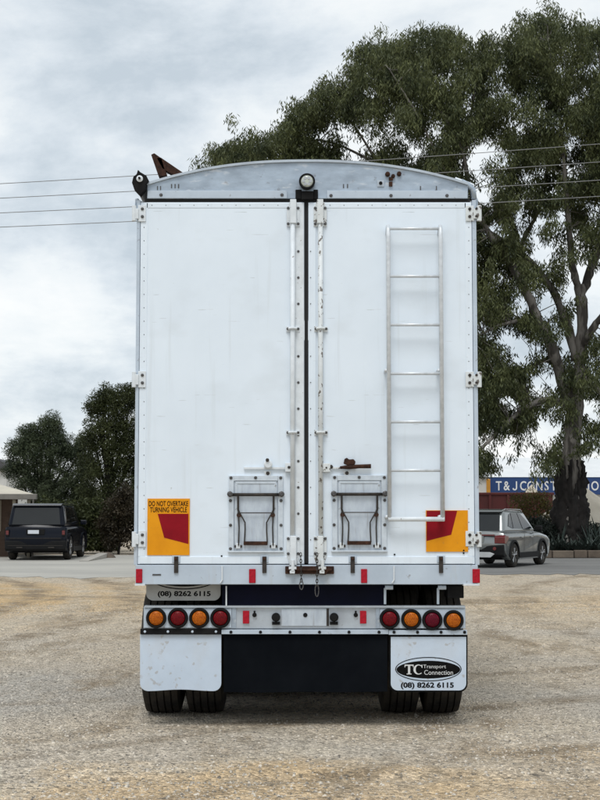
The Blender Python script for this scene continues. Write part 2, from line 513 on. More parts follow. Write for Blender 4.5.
xs = sorted(set(list(np.linspace(-9, 9, 121)) + [-400, -200, -90, -50, -30, -20, -14, 14, 20, 30, 50, 90, 200, 400]))
ys = sorted(set([-60, -20, 0, 3] + list(np.linspace(5, 15, 141)) + list(np.linspace(15.1, 33, 120)) + [34.5, 60, 120, 250, 500, 900]))
vs = []
for y in ys:
    for x in xs:
        z = undul(x, y) if (5 < y < 33 and abs(x) < 9) else -0.012
        vs.append((x, y, z))
nx = len(xs)
fs = [(j * nx + i, j * nx + i + 1, (j + 1) * nx + i + 1, (j + 1) * nx + i) for j in range(len(ys) - 1) for i in range(nx - 1)]
me = bpy.data.meshes.new('ground')
me.from_pydata(vs, [], fs)
for p in me.polygons: p.use_smooth = True
me.materials.append(ground_material())
ground = bpy.data.objects.new('ground', me)
COL.objects.link(ground)
ground['kind'] = 'structure'

# worn bitumen lane across the yard, with a crumbling edge against the dirt
ASPH = pm('worn_bitumen', (0.185, 0.183, 0.176), (0.125, 0.124, 0.12), scale=0.4, rough=0.9, bump=0.3, bscale=30, world=True,
          stretch=(0.5, 1.4, 1), spots=((0.25, 0.24, 0.215), 1.2, 0.54, (0.4, 1.6, 1), 0.2, 0.6))
CONCY = pm('pale_compacted_lane', (0.40, 0.385, 0.345), (0.31, 0.30, 0.275), scale=0.3, rough=0.92, bump=0.3, bscale=24, world=True,
           stretch=(0.4, 1.4, 1), spots=((0.46, 0.44, 0.395), 1.4, 0.52, (0.35, 1.6, 1), 0.2, 0.8), streak=((0.27, 0.255, 0.225), 0.9, 0.58, (0.3, 1.5, 1), 0.12, 0.6))


def edge(x0, x1, base):
    res = []
    x = x0
    while x < x1:
        res.append((x, base + 0.35 * math.sin(x * 0.31) + 0.22 * math.sin(x * 1.7 + 1) + random.uniform(-0.5, 0.5)))
        x += 0.3
    return res


MB().prism_z(edge(0.6, 70, 36.8) + [(70, 54), (0.6, 54)], -0.011, 0.0).build('road', ASPH, None)['kind'] = 'structure'
MB().prism_z(edge(-70, 0.58, 35.6) + [(0.58, 54), (-70, 54)], -0.011, 0.0).build('driveway', CONCY, None)['kind'] = 'structure'


def gravel():
    """loose stones strewn over the near yard"""
    n = 80000
    y = 5.5 + 20 * rng.random(n) ** 1.6
    x = (rng.random(n) - 0.5) * 2 * (0.30 * y + 1.2)
    dens = 0.5 + 0.5 * np.sin(0.9 * x + 1.1 * y + 2 * np.sin(0.5 * x))
    keep = rng.random(n) < 0.35 + 0.65 * dens
    x = x[keep]; y = y[keep]; n = len(x)
    r = 0.0038 + 0.013 * rng.random(n) ** 3.4
    base = np.array([(1, 0, -.3), (0.3, 0.95, -.3), (-0.8, 0.6, -.3), (-0.8, -0.6, -.3), (0.3, -0.95, -.3), (0.2, 0.1, 0.75), (-0.3, -0.2, 0.6)])
    faces = np.array([(0, 1, 5), (1, 2, 5), (2, 6, 5), (2, 3, 6), (3, 4, 6), (4, 0, 5), (4, 5, 6)])
    ang = rng.random(n) * 6.283
    jit = 0.75 + 0.5 * rng.random((n, 7, 3))
    b = base[None] * jit * r[:, None, None] * np.array([1.15, 1.0, 0.8])
    ca, sa = np.cos(ang)[:, None], np.sin(ang)[:, None]
    X = b[:, :, 0] * ca - b[:, :, 1] * sa + x[:, None]
    Y = b[:, :, 0] * sa + b[:, :, 1] * ca + y[:, None]
    zz = np.array([undul(a, c) for a, c in zip(x, y)])
    Z = b[:, :, 2] + zz[:, None] + 0.001
    co = np.stack([X, Y, Z], -1).reshape(-1, 3)
    fa = (faces[None] + (np.arange(n) * 7)[:, None, None]).reshape(-1)
    me = bpy.data.meshes.new('gravel')
    me.vertices.add(len(co)); me.vertices.foreach_set('co', co.ravel())
    me.loops.add(len(fa)); me.loops.foreach_set('vertex_index', fa.astype(np.int32))
    me.polygons.add(len(fa) // 3); me.polygons.foreach_set('loop_start', np.arange(0, len(fa), 3, dtype=np.int32))
    me.update(); me.validate()
    m = pm('loose_stone', (0.13, 0.115, 0.095), (0.62, 0.555, 0.465), scale=33, rough=0.9, detail=2, world=True, lo=0.38, hi=0.62)
    me.materials.append(m)
    o = bpy.data.objects.new('gravel', me); COL.objects.link(o)
    tag(o, 'loose stones and grit strewn over the dirt yard', 'gravel', kind='stuff')


gravel()

# ------------------------------------------------------------------ the trailer
Y0 = 10.58                      # plane of the rear doors
TC = P(306.5, 513, Y0).x        # centre line
TL = Vector((TC, Y0 + 1.0, 0))
trl = thing('tipper_trailer', TL, 'tall white grain trailer seen from behind with closed barn doors', 'trailer')


def X(px, py=400, d=0.0): return P(px, py, Y0 + d).x
def Z(py, d=0.0): return P(300, py, Y0 + d).z


def rect(mb, px0, px1, py0, py1, front, back):
    """box given by photo pixels of its front face; front/back = distance behind the door plane"""
    pm_ = (py0 + py1) / 2
    return mb.box(X(px0, pm_, front), X(px1, pm_, front), Y0 + front, Y0 + back, Z(py1, front), Z(py0, front))


def poly(mb, pts, front, back):
    return mb.prism([(P(a, b, Y0 + front).x, P(a, b, Y0 + front).z) for a, b in pts], Y0 + front, Y0 + back)


xl, xr = X(135.6, 500), X(477.6, 500)          # outer sides
zs0, zs1 = Z(584.5), Z(565)                      # sill bottom / top
ztop = Z(199.5)
LEN = 8.8
# body shell
for xa, xb in ((xl, xl + 0.035), (xr - 0.035, xr)):
    MB().box(xa, xb, Y0 + 0.05, Y0 + LEN, zs0 + 0.002, ztop).build('side_wall', SIDEM, trl, bevel=0.004)
MB().box(xl + 0.037, xr - 0.037, Y0 + LEN - 0.04, Y0 + LEN - 0.002, zs0 + 0.05, ztop).build('front_wall', SIDEM, trl)
MB().box(xl + 0.037, xr - 0.037, Y0 + 0.12, Y0 + LEN - 0.045, zs0 + 0.03, zs1 - 0.03).build('floor', BLACK, trl)
for s in (-1, 1):
    mbs = MB()
    xo = xl if s < 0 else xr
    mbs.box(xo + s * 0.002, xo + s * 0.03, Y0 + 0.05, Y0 + LEN, ztop - 0.09, ztop + 0.02)
    mbs.build('top_rail', ALU, trl, bevel=0.006)

# corner posts
for a, b in ((135.4, 138.8), (473.6, 477.8)):
    mb = MB(); rect(mb, a, b, 200, 565, -0.006, 0.05)
    mb.build('corner_post', SILL, trl, bevel=0.003)

# roof bulkhead over the doors: an arched sheet, bolted lower strip, tarp behind
arch = []
for i in range(41):
    t = i / 40
    px = 147 + (468 - 147) * t
    s = abs(2 * t - 1)
    py = 161.2 + 23.0 * (0.30 * s ** 2 + 0.70 * s ** 2.4)
    arch.append((px, py))
mb = MB(); poly(mb, arch + [(468, 198.6), (147, 198.6)], 0.0, 0.045)
bulk = mb.build('roof_bulkhead', ALU, trl, bevel=0.004)
mb = MB()
prev = None
for (a, b), (c, d) in zip(arch[:-1], arch[1:]):
    poly(mb, [(a, b - 1.8), (c, d - 1.8), (c, d + 0.6), (a, b + 0.6)], -0.018, 0.06)
mb.build('edge_bead', ALU2, bulk)
mb = MB(); rect(mb, 147.5, 287, 190.5, 198.2, -0.010, -0.001); mb.build('bolted_strip', SILL, bulk, bevel=0.002)
mb = MB(); rect(mb, 327, 467.5, 190.5, 198.2, -0.010, -0.001); mb.build('bolted_strip', SILL, bulk, bevel=0.002)
mb = MB(); rect(mb, 145, 470, 198.8, 202.2, 0.012, 0.05); mb.build('door_seal', GAP, trl)
# dark drain holes and rivet marks of the bulkhead
mb = MB()
for px, py in ((161, 194.8), (282, 194.8), (331, 195.5), (391, 195.5), (447, 195.5)):
    p = P(px, py, Y0 - 0.012); mb.bolt(p.x, Y0 - 0.009, p.z, 0.013, 0.008)
mb.build('bolts', BSTEEL, bulk, kind='stuff')
mb = MB()
for px, py, r in ((387.5, 174.5, 0.018), (393, 176.5, 0.015), (399, 174.2, 0.017)):
    p = P(px, py, Y0); mb.lathe([(r, 0), (r, -0.02), (r * 0.5, -0.026), (0, -0.026)], (p.x, Y0 - 0.001, p.z), 'Y', 10)
rect(mb, 389, 393, 177, 180, -0.02, -0.001); rect(mb, 389, 392.5, 181.5, 186, -0.016, -0.001)
mb.build('hose_fitting', RUST, bulk)
mb = MB(); rect(mb, 377.3, 384, 180, 186.5, -0.008, -0.001); o = mb.build('socket_plate', ALU2, bulk)
p = P(380.7, 183.2, Y0 - 0.008); MB().lathe([(0.013, 0), (0.013, -0.006), (0, -0.006)], (p.x, Y0 - 0.0085, p.z), 'Y', 10).build('socket', BLACK, bulk)
mb = MB()
for px in (171, 174.5, 178, 343, 347):
    rect(mb, px, px + 1.1, 184, 188, -0.003, -0.0005)
for px in (157, 160, 420, 436):
    rect(mb, px, px + 1.0, 186, 190, -0.003, -0.0005)
mb.build('scratch_slots', BSTEEL, bulk, kind='stuff')
# arched tarp running forward
mb = MB()
vs = []; n = len(arch)
for yy in (Y0 + 0.05, Y0 + LEN):
    for a, b in arch:
        p = P(a, b, Y0); vs.append((p.x, yy, p.z - 0.012))
fs = [(i, i + 1, n + i + 1, n + i) for i in range(n - 1)]
mb.add(vs, fs)
o = mb.build('roof_tarp', CANVAS, trl, smooth=True)
sm = o.modifiers.new('solid', 'SOLIDIFY'); sm.thickness = 0.006
# tarp roller end cap (left), and rusty prop behind it
cx, cz = X(140.5, 183), Z(183)
mb = MB()
mb.prism([(P(a, b, Y0).x, P(a, b, Y0).z) for a, b in ((138.6, 171), (141, 173.5), (147, 177), (149.5, 182), (146.5, 186), (146, 191), (140.8, 197), (135, 191), (132.6, 184), (134, 178), (137.3, 175.5))], Y0 - 0.05, Y0 + 0.02)
rol = mb.build('tarp_roller_bracket', BLACK, trl, bevel=0.006)
mb = MB().lathe([(0.024, 0), (0.024, -0.012), (0.012, -0.018), (0, -0.018)], (cx, Y0 - 0.051, Z(180.5)), 'Y', 16)
mb.build('roller_boss', PLAINW, rol)
MB().lathe([(0.009, 0), (0.009, -0.02), (0, -0.02)], (cx, Y0 - 0.070, Z(180.5)), 'Y', 8).build('roller_pin', BLACK, rol)
MB().tube([(cx, Y0 + 0.021, Z(184)), (cx, Y0 + LEN - 0.1, Z(184))], 0.045, 12).build('rolled_tarp', CANVAS, rol, smooth=True)
mb = MB()
for pts_ in ([(151.0, 154.5), (154.2, 153.0), (162, 158.6), (167, 175.5), (158.6, 176.5)], [(156, 157.5), (160.5, 157.2), (184, 173.2), (174, 175.2), (162, 168.5)]):
    poly(mb, pts_, 0.05, 0.13)
mb.build('rusty_prop', RUST, trl, bevel=0.004)
# right-hand gutter tube end
mb = MB().tube([P(461, 181.5, Y0 + 0.02), P(468, 185, Y0 + 0.02), P(473, 189.5, Y0 + 0.02), P(474, 199, Y0 + 0.02)], 0.022, 8)
mb.build('gutter_end', ALU, trl, smooth=True)
MB().tube([P(455, 178.5, Y0 + 0.04), P(470, 184, Y0 + 0.04), P(473.6, 185.5, Y0 + 0.04)], 0.012, 6).build('gutter_lip', PLAINW, trl)

# work light
lx, lz = X(307, 183), Z(183)
mb = MB().lathe([(0.058, 0.0), (0.060, -0.035), (0.054, -0.040), (0.046, -0.040), (0.046, -0.030)], (lx, Y0 - 0.025, lz), 'Y', 28)
mb.lathe([(0.05, 0.0), (0.035, 0.022), (0, 0.024)], (lx, Y0 - 0.0249, lz), 'Y', 20)
wl = mb.build('work_light', BLACK, trl)
MB().lathe([(0.0455, 0), (0.0455, -0.006), (0.03, -0.009), (0, -0.010)], (lx, Y0 - 0.056, lz), 'Y', 24).build('lens', LWHITE, wl, smooth=True)
mb = MB()
for k in range(6):
    a = k * math.pi / 3
    mb.lathe([(0.011, 0), (0.011, -0.003), (0, -0.003)], (lx + 0.026 * math.cos(a), Y0 - 0.0665, lz + 0.026 * math.sin(a)), 'Y', 10)
mb.build('reflector_cup', CHROME, wl)
mb = MB(); rect(mb, 295.5, 301.5, 189.5, 198.8, -0.015, 0.0); rect(mb, 313.5, 318, 189.5, 198.8, -0.015, 0.0)
rect(mb, 301.5, 313.5, 191, 199.2, -0.03, 0.0)
mb.build('light_bracket', BLACK, trl, bevel=0.003)


# ---- barn doors
def door(side):
    a, b = (139.2, 304.2) if side < 0 else (308.4, 473.2)
    d = rect(MB(), a, b, 202.3, 564.2, 0.0, 0.045).build('rear_door', WHITE, trl, bevel=0.003,
                                                     label='left rear barn door' if side < 0 else 'right rear barn door')
    # perimeter straps (3 mm proud, butted)
    st = [(a + .3, a + 7.2, 203, 556.2), (a + 7.6, b - 9.5 if side < 0 else b - .3, 203, 207.8)] if side < 0 else \
         [(b - 7.0, b - .3, 203, 556.2), (a + 9.5, b - 7.4, 203, 207.8)]
    for q in st:
        rect(MB(), *q, -0.003, 0.001).build('edge_strap', WHITE, d, bevel=0.001)
    rect(MB(), a + .3, b - .3, 556.6, 563.6, -0.007, 0.001).build('bottom_strap', WHITE, d, bevel=0.002)
    # centre strip with rivets
    q = (295.0, 303.8) if side < 0 else (308.8, 316.0)
    rect(MB(), *q, 203, 556.2, -0.006, 0.001).build('centre_strip', PLAINW if side < 0 else WHITE, d, bevel=0.002)
    mb = MB()
    for k in range(13):
        py = 251.5 + k * 26.2
        if py > 555: break
        px = 298.3 if side < 0 else 310.6
        p = P(px, py, Y0); mb.bolt(p.x, Y0 - 0.006, p.z, 0.010 if side < 0 else 0.004, 0.006)
    for k in range(26):
        p = P(146.8 if side < 0 else 466.0, 214 + k * 13.4, Y0); mb.bolt(p.x - (0.02 if side < 0 else -0.02), Y0 - 0.003, p.z, 0.0035, 0.003)
    for k in range(10):
        p = P((152 + k * 14) if side < 0 else (330 + k * 14), 205.3, Y0); mb.bolt(p.x, Y0 - 0.003, p.z, 0.0032, 0.003)
    mb.build('rivets', BSTEEL, d, kind='stuff')
    # lock rod
    rx = 292.6 if side < 0 else 320.6
    mr = CHIP if side > 0 else PLAINW
    p0, p1 = P(rx, 203, Y0 - 0.03), P(rx, 548, Y0 - 0.03)
    xm = (p0.x + p1.x) / 2
    MB().tube([(xm, Y0 - 0.026, p0.z), (xm, Y0 - 0.026, p1.z)], 0.018, 12).build('lock_rod', mr, d, smooth=True)
    # keeper plates, top and bottom
    for (pa, pb, dn) in ((198, 227, False), (535, 569, True)):
        mb = MB()
        c0 = rx + (0.6 if side < 0 else -0.4)
        if not dn:
            pts_ = [(c0 - 6.6, 226.5), (c0 - 6.6, 207), (c0 - 2.6, 200.5), (c0 + 2.6, 200.5), (c0 + 6.6, 207), (c0 + 6.6, 226.5)]
        else:
            pts_ = [(c0 - 6.6, 536), (c0 - 6.6, 556), (c0 - 3.2, 566), (c0 + 3.2, 566), (c0 + 6.6, 556), (c0 + 6.6, 536)]
        poly(mb, pts_, -0.014, -0.007)
        rect(mb, c0 - 3.1, c0 + 3.1, min(pa + 1, pb), pb - 4, -0.050, -0.0142)
        kp = mb.build('lock_keeper', mr, d, bevel=0.004)
        mb = MB()
        for ex in (-5, 5):
            for py in ((208.5, 224.2) if not dn else (538.5, 553.5)):
                p = P(c0 + ex, py, Y0); mb.bolt(p.x, Y0 - 0.014, p.z, 0.011, 0.009)
        mb.build('keeper_bolts', BSTEEL, d, kind='stuff')
    # guide brackets
    for py in (329, 432.6):
        mb = MB(); rect(mb, rx - 6.4, rx + 7.2, py - 2.8, py + 2.8, -0.012, -0.0065)
        mb.tube([(xm - 0.026, Y0 - 0.012, Z(py)), (xm - 0.024, Y0 - 0.04, Z(py)), (xm, Y0 - 0.052, Z(py)), (xm + 0.024, Y0 - 0.04, Z(py)), (xm + 0.026, Y0 - 0.012, Z(py))], 0.010, 6)
        br = mb.build('rod_guide', mr, d, bevel=0.002)
        mb = MB()
        for ex in (-4.8, 5.6):
            p = P(rx + ex, py, Y0); mb.bolt(p.x, Y0 - 0.0125, p.z, 0.010, 0.008)
        mb.build('guide_bolts', BSTEEL, d, kind='stuff')
    return d


dl = door(-1)
dr = door(1)
rect(MB(), 304.5, 308.1, 202.5, 563, 0.012, 0.05).build('door_gap_seal', GAP, trl)
# small round plug marks low on the doors
mb = MB()
for px, py in ((221.7, 556.0), (394.5, 554.5), (463.5, 553), (463.6, 550.5)):
    p = P(px, py, Y0); mb.bolt(p.x, Y0 - 0.0065, p.z, 0.007, 0.003, 8)
mb.build('plug_marks', BLACK, trl, kind='stuff')

# hinges
for s in (-1, 1):
    for py in (213.5, 379.5, 539):
        mt = PLAINW if s < 0 else CHIP
        mb = MB()
        if s < 0:
            rect(mb, 138.0, 145.8, py - 8.5, py + 8, -0.014, -0.0066)
            q = P(134.0, py, Y0 - 0.02)
            rect(mb, 133.5, 138.5, py - 5.2, py + 5.2, -0.026, -0.010)
            mb.tube([(q.x, Y0 - 0.014, Z(py + 8)), (q.x, Y0 - 0.014, Z(py - 7.5))], 0.017, 10)
        else:
            rect(mb, 465.6, 474.0, py - 8, py + 7.5, -0.014, -0.0066)
            q = P(479.2, py, Y0 - 0.02)
            rect(mb, 473.6, 479, py - 5, py + 5, -0.026, -0.010)
            mb.tube([(q.x, Y0 - 0.014, Z(py + 8)), (q.x, Y0 - 0.014, Z(py - 7.5))], 0.019, 10)
        h = mb.build('door_hinge', mt, trl, bevel=0.003)
        mb = MB()
        for k in (-4.2, 3.4):
            p = P(142.6 if s < 0 else 469.5, py + k, Y0); mb.bolt(p.x, Y0 - 0.0145, p.z, 0.012, 0.009)
            if s > 0: mb.bolt(P(476, py + k, Y0).x, Y0 - 0.0265, p.z, 0.010, 0.008)
        mb.build('hinge_bolts', BSTEEL if s < 0 else DSTEEL, h, kind='stuff')

# warning placards
mb = MB(); rect(mb, 147.3, 189.6, 498.6, 555.2, -0.0085, -0.0005)
pl = mb.build('warning_placard', YEL, trl, label='amber and red turning vehicle warning placard')
mb = MB(); poly(mb, [(157.7, 513.8), (188.4, 513.8), (188.4, 544.0), (164.2, 537.7)], -0.0098, -0.0087); mb.build('red_field', REDS, pl)
mb = MB()
for py, tx, w_ in ((503.6, 'DO NOT OVERTAKE', 39.2), (509.7, 'TURNING VEHICLE', 36.8)):
    p = P(168.6, py, Y0)
    text_at(mb, tx, p.x, Y0 - 0.0102, p.z, width=w_ / 137.2, height=5.1 / 137.2, bold=0.012)
mb.build('lettering', INK, pl, fixn=False)
mb = MB(); rect(mb, 426, 468, 510.3, 551.7, -0.0085, -0.0005)
pr = mb.build('warning_placard', YEL, trl, label='amber and red rear marker plate behind the ladder foot')
mb = MB(); poly(mb, [(426.6, 510.8), (457.2, 510.8), (451.2, 534.7), (426.6, 541.0)], -0.0098, -0.0087); mb.build('red_field', REDS, pr)


# grain hatches
def hatch(px0, py0, mirror=False):
    w_, h_ = 54.5, 75.0
    f = MB()
    rect(f, px0, px0 + 5.2, py0, py0 + h_, -0.018, -0.0005)
    rect(f, px0 + w_ - 5.2, px0 + w_, py0, py0 + h_, -0.018, -0.0005)
    rect(f, px0 + 5.25, px0 + w_ - 5.25, py0, py0 + 5.2, -0.0175, -0.0005)
    rect(f, px0 - 0.8, px0 + w_ + 0.8, py0 + h_ + 0.1, py0 + h_ + 1.8, -0.026, -0.0005)
    fr = f.build('grain_hatch', HATCHF, trl, bevel=0.002)
    rect(MB(), px0 + 5.6, px0 + w_ - 5.6, py0 + 5.6, py0 + h_ - 0.2, -0.008, -0.0006).build('slide_door', HATCHM, fr)
    m2 = MB(); rect(m2, px0 + 7, px0 + w_ - 7, py0 + 6, py0 + 8, -0.014, -0.0082)
    rect(m2, px0 + 6.6, px0 + 8.8, py0 + 8.1, py0 + h_ - 1, -0.013, -0.0082); rect(m2, px0 + w_ - 8.8, px0 + w_ - 6.6, py0 + 8.1, py0 + h_ - 1, -0.013, -0.0082)
    m2.build('guide_channel', HATCHF, fr, bevel=0.001)
    a = lambda ux, uy, d=0.03: P(px0 + ux, py0 + uy, Y0 - d)
    MB().tube([a(2, 19), a(w_ - 2, 19)], 0.0115, 8).build('pivot_bar', DSTEEL, fr, smooth=True)
    for ux in (1.5, w_ - 1.5):
        MB().lathe([(0.020, 0.012), (0.022, -0.03), (0.012, -0.036), (0, -0.036)], (a(ux, 18.5).x, Y0 - 0.0185, a(ux, 18.5).z), 'Y', 8).build('bar_lug', BSTEEL, fr)
    MB().tube([a(9, 37.2), a(w_ - 9, 37.2)], 0.004, 6).build('cross_wire', DSTEEL, fr)
    for s in (0, 1):
        mx_ = (lambda u: w_ - u) if s else (lambda u: u)
        m3 = MB().tube([a(mx_(9.5), 19), a(mx_(9.5), 34), a(mx_(11), 38)], 0.0085, 6)
        m3.build('upper_link', DSTEEL, fr)
        m3 = MB().tube([a(mx_(10.5), 36), a(mx_(16.5), 47), a(mx_(16.5), 54), a(mx_(15.8), 67)], 0.0055, 6)
        m3.build('handle_arm', DSTEEL, fr)
        m3 = MB().tube([a(mx_(10), 38), a(mx_(10.5), 52), a(mx_(10), 70)], 0.0055, 6)
        m3.build('side_rod', DSTEEL, fr)
        MB().lathe([(0.017, 0.022), (0.017, 0.0), (0, 0.0)], (a(mx_(10.3), 38).x, Y0 - 0.034, a(mx_(10.3), 39.5).z), 'Y', 8).build('rod_joint', RUST, fr)
        m4 = MB(); rect(m4, px0 + mx_(9.6) - 2.2, px0 + mx_(9.6) + 2.0, py0 + 67.5, py0 + 73, -0.026, -0.0085)
        m4.build('lower_clip', PLAINW, fr, bevel=0.003)
        m4 = MB(); rect(m4, px0 + mx_(9.6) - 3.8, px0 + mx_(9.6) + 3.8, py0 + 69.5, py0 + 72, -0.022, -0.009)
        m4.build('clip_pin', DSTEEL, fr, bevel=0.002)
    m5 = MB(); rect(m5, px0 + 15, px0 + w_ - 15.5, py0 + 65.8, py0 + 69.6, -0.036, -0.022)
    m5.build('hatch_handle', RUST, fr, bevel=0.003)
    m6 = MB()
    for ux, uy in ((2.4, 2.2), (27, 2), (w_ - 2.4, 2.2), (1.9, 25), (w_ - 2, 25), (1.9, 49.5), (w_ - 2, 49.5), (1.9, 73), (w_ - 2, 73)):
        p = a(ux, uy, 0.018); m6.bolt(p.x, Y0 - 0.018, p.z, 0.012, 0.008)
    m6.build('hatch_bolts', BSTEEL, fr, kind='stuff')


hatch(228.6, 475.6)
hatch(332.2, 475.2)

# slam-bar latches over the hatches
mb = MB(); rect(mb, 243.8, 285, 467.0, 469.3, -0.020, -0.008)
la = mb.build('lock_lever', PLAINW, trl, bevel=0.002, label='white lock lever over the left hatch')
c_ = P(268.2, 464, Y0)
MB().lathe([(0.032, 0.0), (0.032, -0.016), (0.024, -0.022), (0, -0.022)], (c_.x, Y0 - 0.0205, Z(464.5)), 'Y', 14).build('lever_boss', PLAINW, la)
mb = MB().bolt(P(267.5, 460, Y0).x, Y0 - 0.043, Z(460.2), 0.014, 0.012); mb.bolt(P(267.8, 473.5, Y0).x, Y0 - 0.0125, Z(473.3), 0.014, 0.010)
mb.bolt(P(289, 467.4, Y0).x, Y0 - 0.034, Z(467.4), 0.011, 0.008)
mb.build('lever_bolts', DSTEEL, la, kind='stuff')
mb = MB(); rect(mb, 285.2, 292.5, 462.8, 471.8, -0.034, -0.0065); mb.build('lever_bracket', PLAINW, la, bevel=0.003)
mb = MB(); poly(mb, [(264, 471), (271.5, 471), (270.5, 476), (265, 476)], -0.012, -0.0005); mb.build('lever_stop', PLAINW, la)

mb = MB(); rect(mb, 330.5, 347, 467.0, 468.9, -0.020, -0.008)
lb = mb.build('lock_lever', CHIP, trl, bevel=0.002, label='rusty padlocked lock lever over the right hatch')
MB().tube([P(340, 467.6, Y0 - .035), P(350, 467, Y0 - .035), P(359, 466.4, Y0 - .035), P(371, 466.2, Y0 - .035)], [0.010, 0.016, 0.014, 0.016], 8).build('lever_grip', RUST, lb, smooth=True)
mb = MB(); poly(mb, [(343.5, 463.5), (344.5, 458.8), (347, 457.6), (349, 459.5), (353.5, 459), (355.6, 461.5), (355, 464.5), (348, 465.4)], -0.045, -0.022)
mb.build('lever_catch', RUST, lb, bevel=0.005)
mb = MB(); rect(mb, 323, 330.3, 463.3, 472, -0.034, -0.0065); mb.build('lever_bracket', CHIP, lb, bevel=0.003)
mb = MB().bolt(P(346.8, 473.3, Y0).x, Y0 - 0.0125, Z(473.1), 0.014, 0.010); mb.bolt(P(326.3, 467.8, Y0).x, Y0 - 0.034, Z(467.8), 0.007, 0.006)
mb.bolt(P(331, 467.8, Y0).x, Y0 - 0.02, Z(466.8), 0.015, 0.012)
mb.build('lever_bolts', DSTEEL, lb, kind='stuff')
mb = MB(); poly(mb, [(343, 470.5), (350.5, 470.5), (349.8, 476), (344, 476)], -0.012, -0.0005); mb.build('lever_stop', PLAINW, lb)

# ladder
so = 0.085
xL0 = (P(387.6, 300, Y0 - so).x + P(390.4, 500, Y0 - so).x) / 2
xR0 = (P(440.2, 300, Y0 - so).x + P(443.3, 500, Y0 - so).x) / 2
mb = MB()
for xx, side in ((xL0, -1), (xR0, 1)):
    zt, zb = P(0, 226.5, Y0 - so).z, P(0, 521, Y0 - so).z
    mb.tube([(xx, Y0 - 0.001, zt - 0.045), (xx, Y0 - 0.03, zt - 0.006), (xx, Y0 - so + 0.022, zt + 0.004), (xx, Y0 - so, zt - 0.022), (xx, Y0 - so, zt - 0.1), (xx, Y0 - so, zb)], 0.0165, 10)
lad = mb.build('ladder', LADM, trl, smooth=True, label='fixed alloy ladder on the right rear door')
for k, py in enumerate((228.6, 276.3, 324.8, 373.6, 421.8, 470.4)):
    z = P(0, py, Y0 - so).z
    MB().tube([(xL0 + 0.012, Y0 - so, z), (xR0 - 0.012, Y0 - so, z)], 0.0115, 10).build('rung', LADM, lad, smooth=True)
z = P(0, 519.2, Y0 - so).z
MB().tube([(xL0 - 0.01, Y0 - so - 0.002, z), (xR0 + 0.012, Y0 - so - 0.002, z)], 0.0175, 10).build('rung', PLAINW, lad, smooth=True)
for xx in (xL0, xR0):
    for py in (371.5, 517):
        zz = Z(py)
        MB().tube([(xx - 0.018, Y0 - 0.001, zz), (xx - 0.018, Y0 - so, zz)], 0.015, 8).build('standoff', LADM, lad, smooth=True)

# strap latches along the bottom edge
for px in (176, 264.3, 352.6, 441):
    mb = MB(); rect(mb, px - 4.0, px + 4.2, 555.6, 562.5, -0.014, -0.0075)
    la = mb.build('strap_latch', SILL, trl, bevel=0.002)
    mb = MB(); rect(mb, px - 2.0, px + 2.2, 556.5, 573, -0.026, -0.0145); mb.build('latch_tongue', DSTEEL, la, bevel=0.002)
    mb = MB(); mb.bolt(P(px, 559, Y0).x, Y0 - 0.0265, Z(558.5), 0.012, 0.01); mb.build('latch_bolt', RUST, la)

# sill beam
sill = rect(MB(), 135.4, 477.9, 565.0, 584.5, -0.012, 0.10).build('sill_beam', SILL, trl, bevel=0.004)
rect(MB(), 134.8, 145, 583.8, 585.6, -0.020, 0.05).build('sill_lip', PLAINW, sill)
rect(MB(), 463.5, 479.5, 583.8, 585.6, -0.020, 0.05).build('sill_lip', PLAINW, sill)
for a, b in ((135.8, 142.2), (249, 255.6), (361, 367.2), (472.6, 480)):
    rect(MB(), a, b, 569.0, 583.0, -0.022, -0.0125).build('reflector', REFL, trl, bevel=0.003)
mb = MB(); rect(mb, 152.5, 161, 574.0, 575.4, -0.016, -0.0125); mb.build('weld_seam', BSTEEL, sill)
for px in (222.2, 394):
    MB().tube([P(px, 566, Y0 - 0.02), P(px, 580, Y0 - 0.02), P(px - 2, 583, Y0 - 0.02)], 0.006, 6).build('hose_hook', PLAINW, sill)
MB().tube([P(226.3, 586, Y0 + 0.05), P(226.3, 606, Y0 + 0.05)], 0.006, 6).build('drop_rod', PLAINW, sill)
# rusty bar holding the rods, pins and chains
mb = MB(); rect(mb, 285.2, 334, 566.3, 574.0, -0.034, -0.0125)
bar = mb.build('lock_bar', RUST, trl, bevel=0.005)
MB().tube([P(287, 570, Y0 - 0.036), P(332, 570, Y0 - 0.036)], 0.010, 8).build('lock_shaft', RUST, bar)
for px, mt in ((292.8, PLAINW), (322.5, CHIP)):
    mb = MB(); mb.tube([P(px, 560, Y0 - 0.065), P(px, 571, Y0 - 0.065)], 0.013, 8); rect(mb, px - 4, px + 3.6, 566.8, 569.4, -0.075, -0.055)
    rect(mb, px - 3, px + 2, 570.5, 573.6, -0.072, -0.055)
    mb.build('lock_pin', mt, bar, bevel=0.002)
mb = MB(); poly(mb, [(317, 569), (319, 566.5), (326, 566.8), (328.5, 571), (326, 574.8), (319.5, 574.6)], -0.058, -0.0345); mb.build('seized_clamp', RUST, bar, bevel=0.004)


def chain(pts, link=0.022):
    n = max(2, int(sum((Vector(b) - Vector(a)).length for a, b in zip(pts[:-1], pts[1:])) / link))
    mb = MB()
    a, b = Vector(pts[0]), Vector(pts[-1])
    for k in range(n):
        c = a.lerp(b, (k + 0.5) / n)
        hl, hw = link * 0.72, link * 0.32
        loop = []
        for j in range(9):
            t = 2 * math.pi * j / 8
            off = Vector((hw * math.cos(t), 0, hl * math.sin(t))) if k % 2 == 0 else Vector((0, hw * math.cos(t), hl * math.sin(t)))
            loop.append(c + off)
        mb.tube(loop, 0.0032, 5)
    return mb


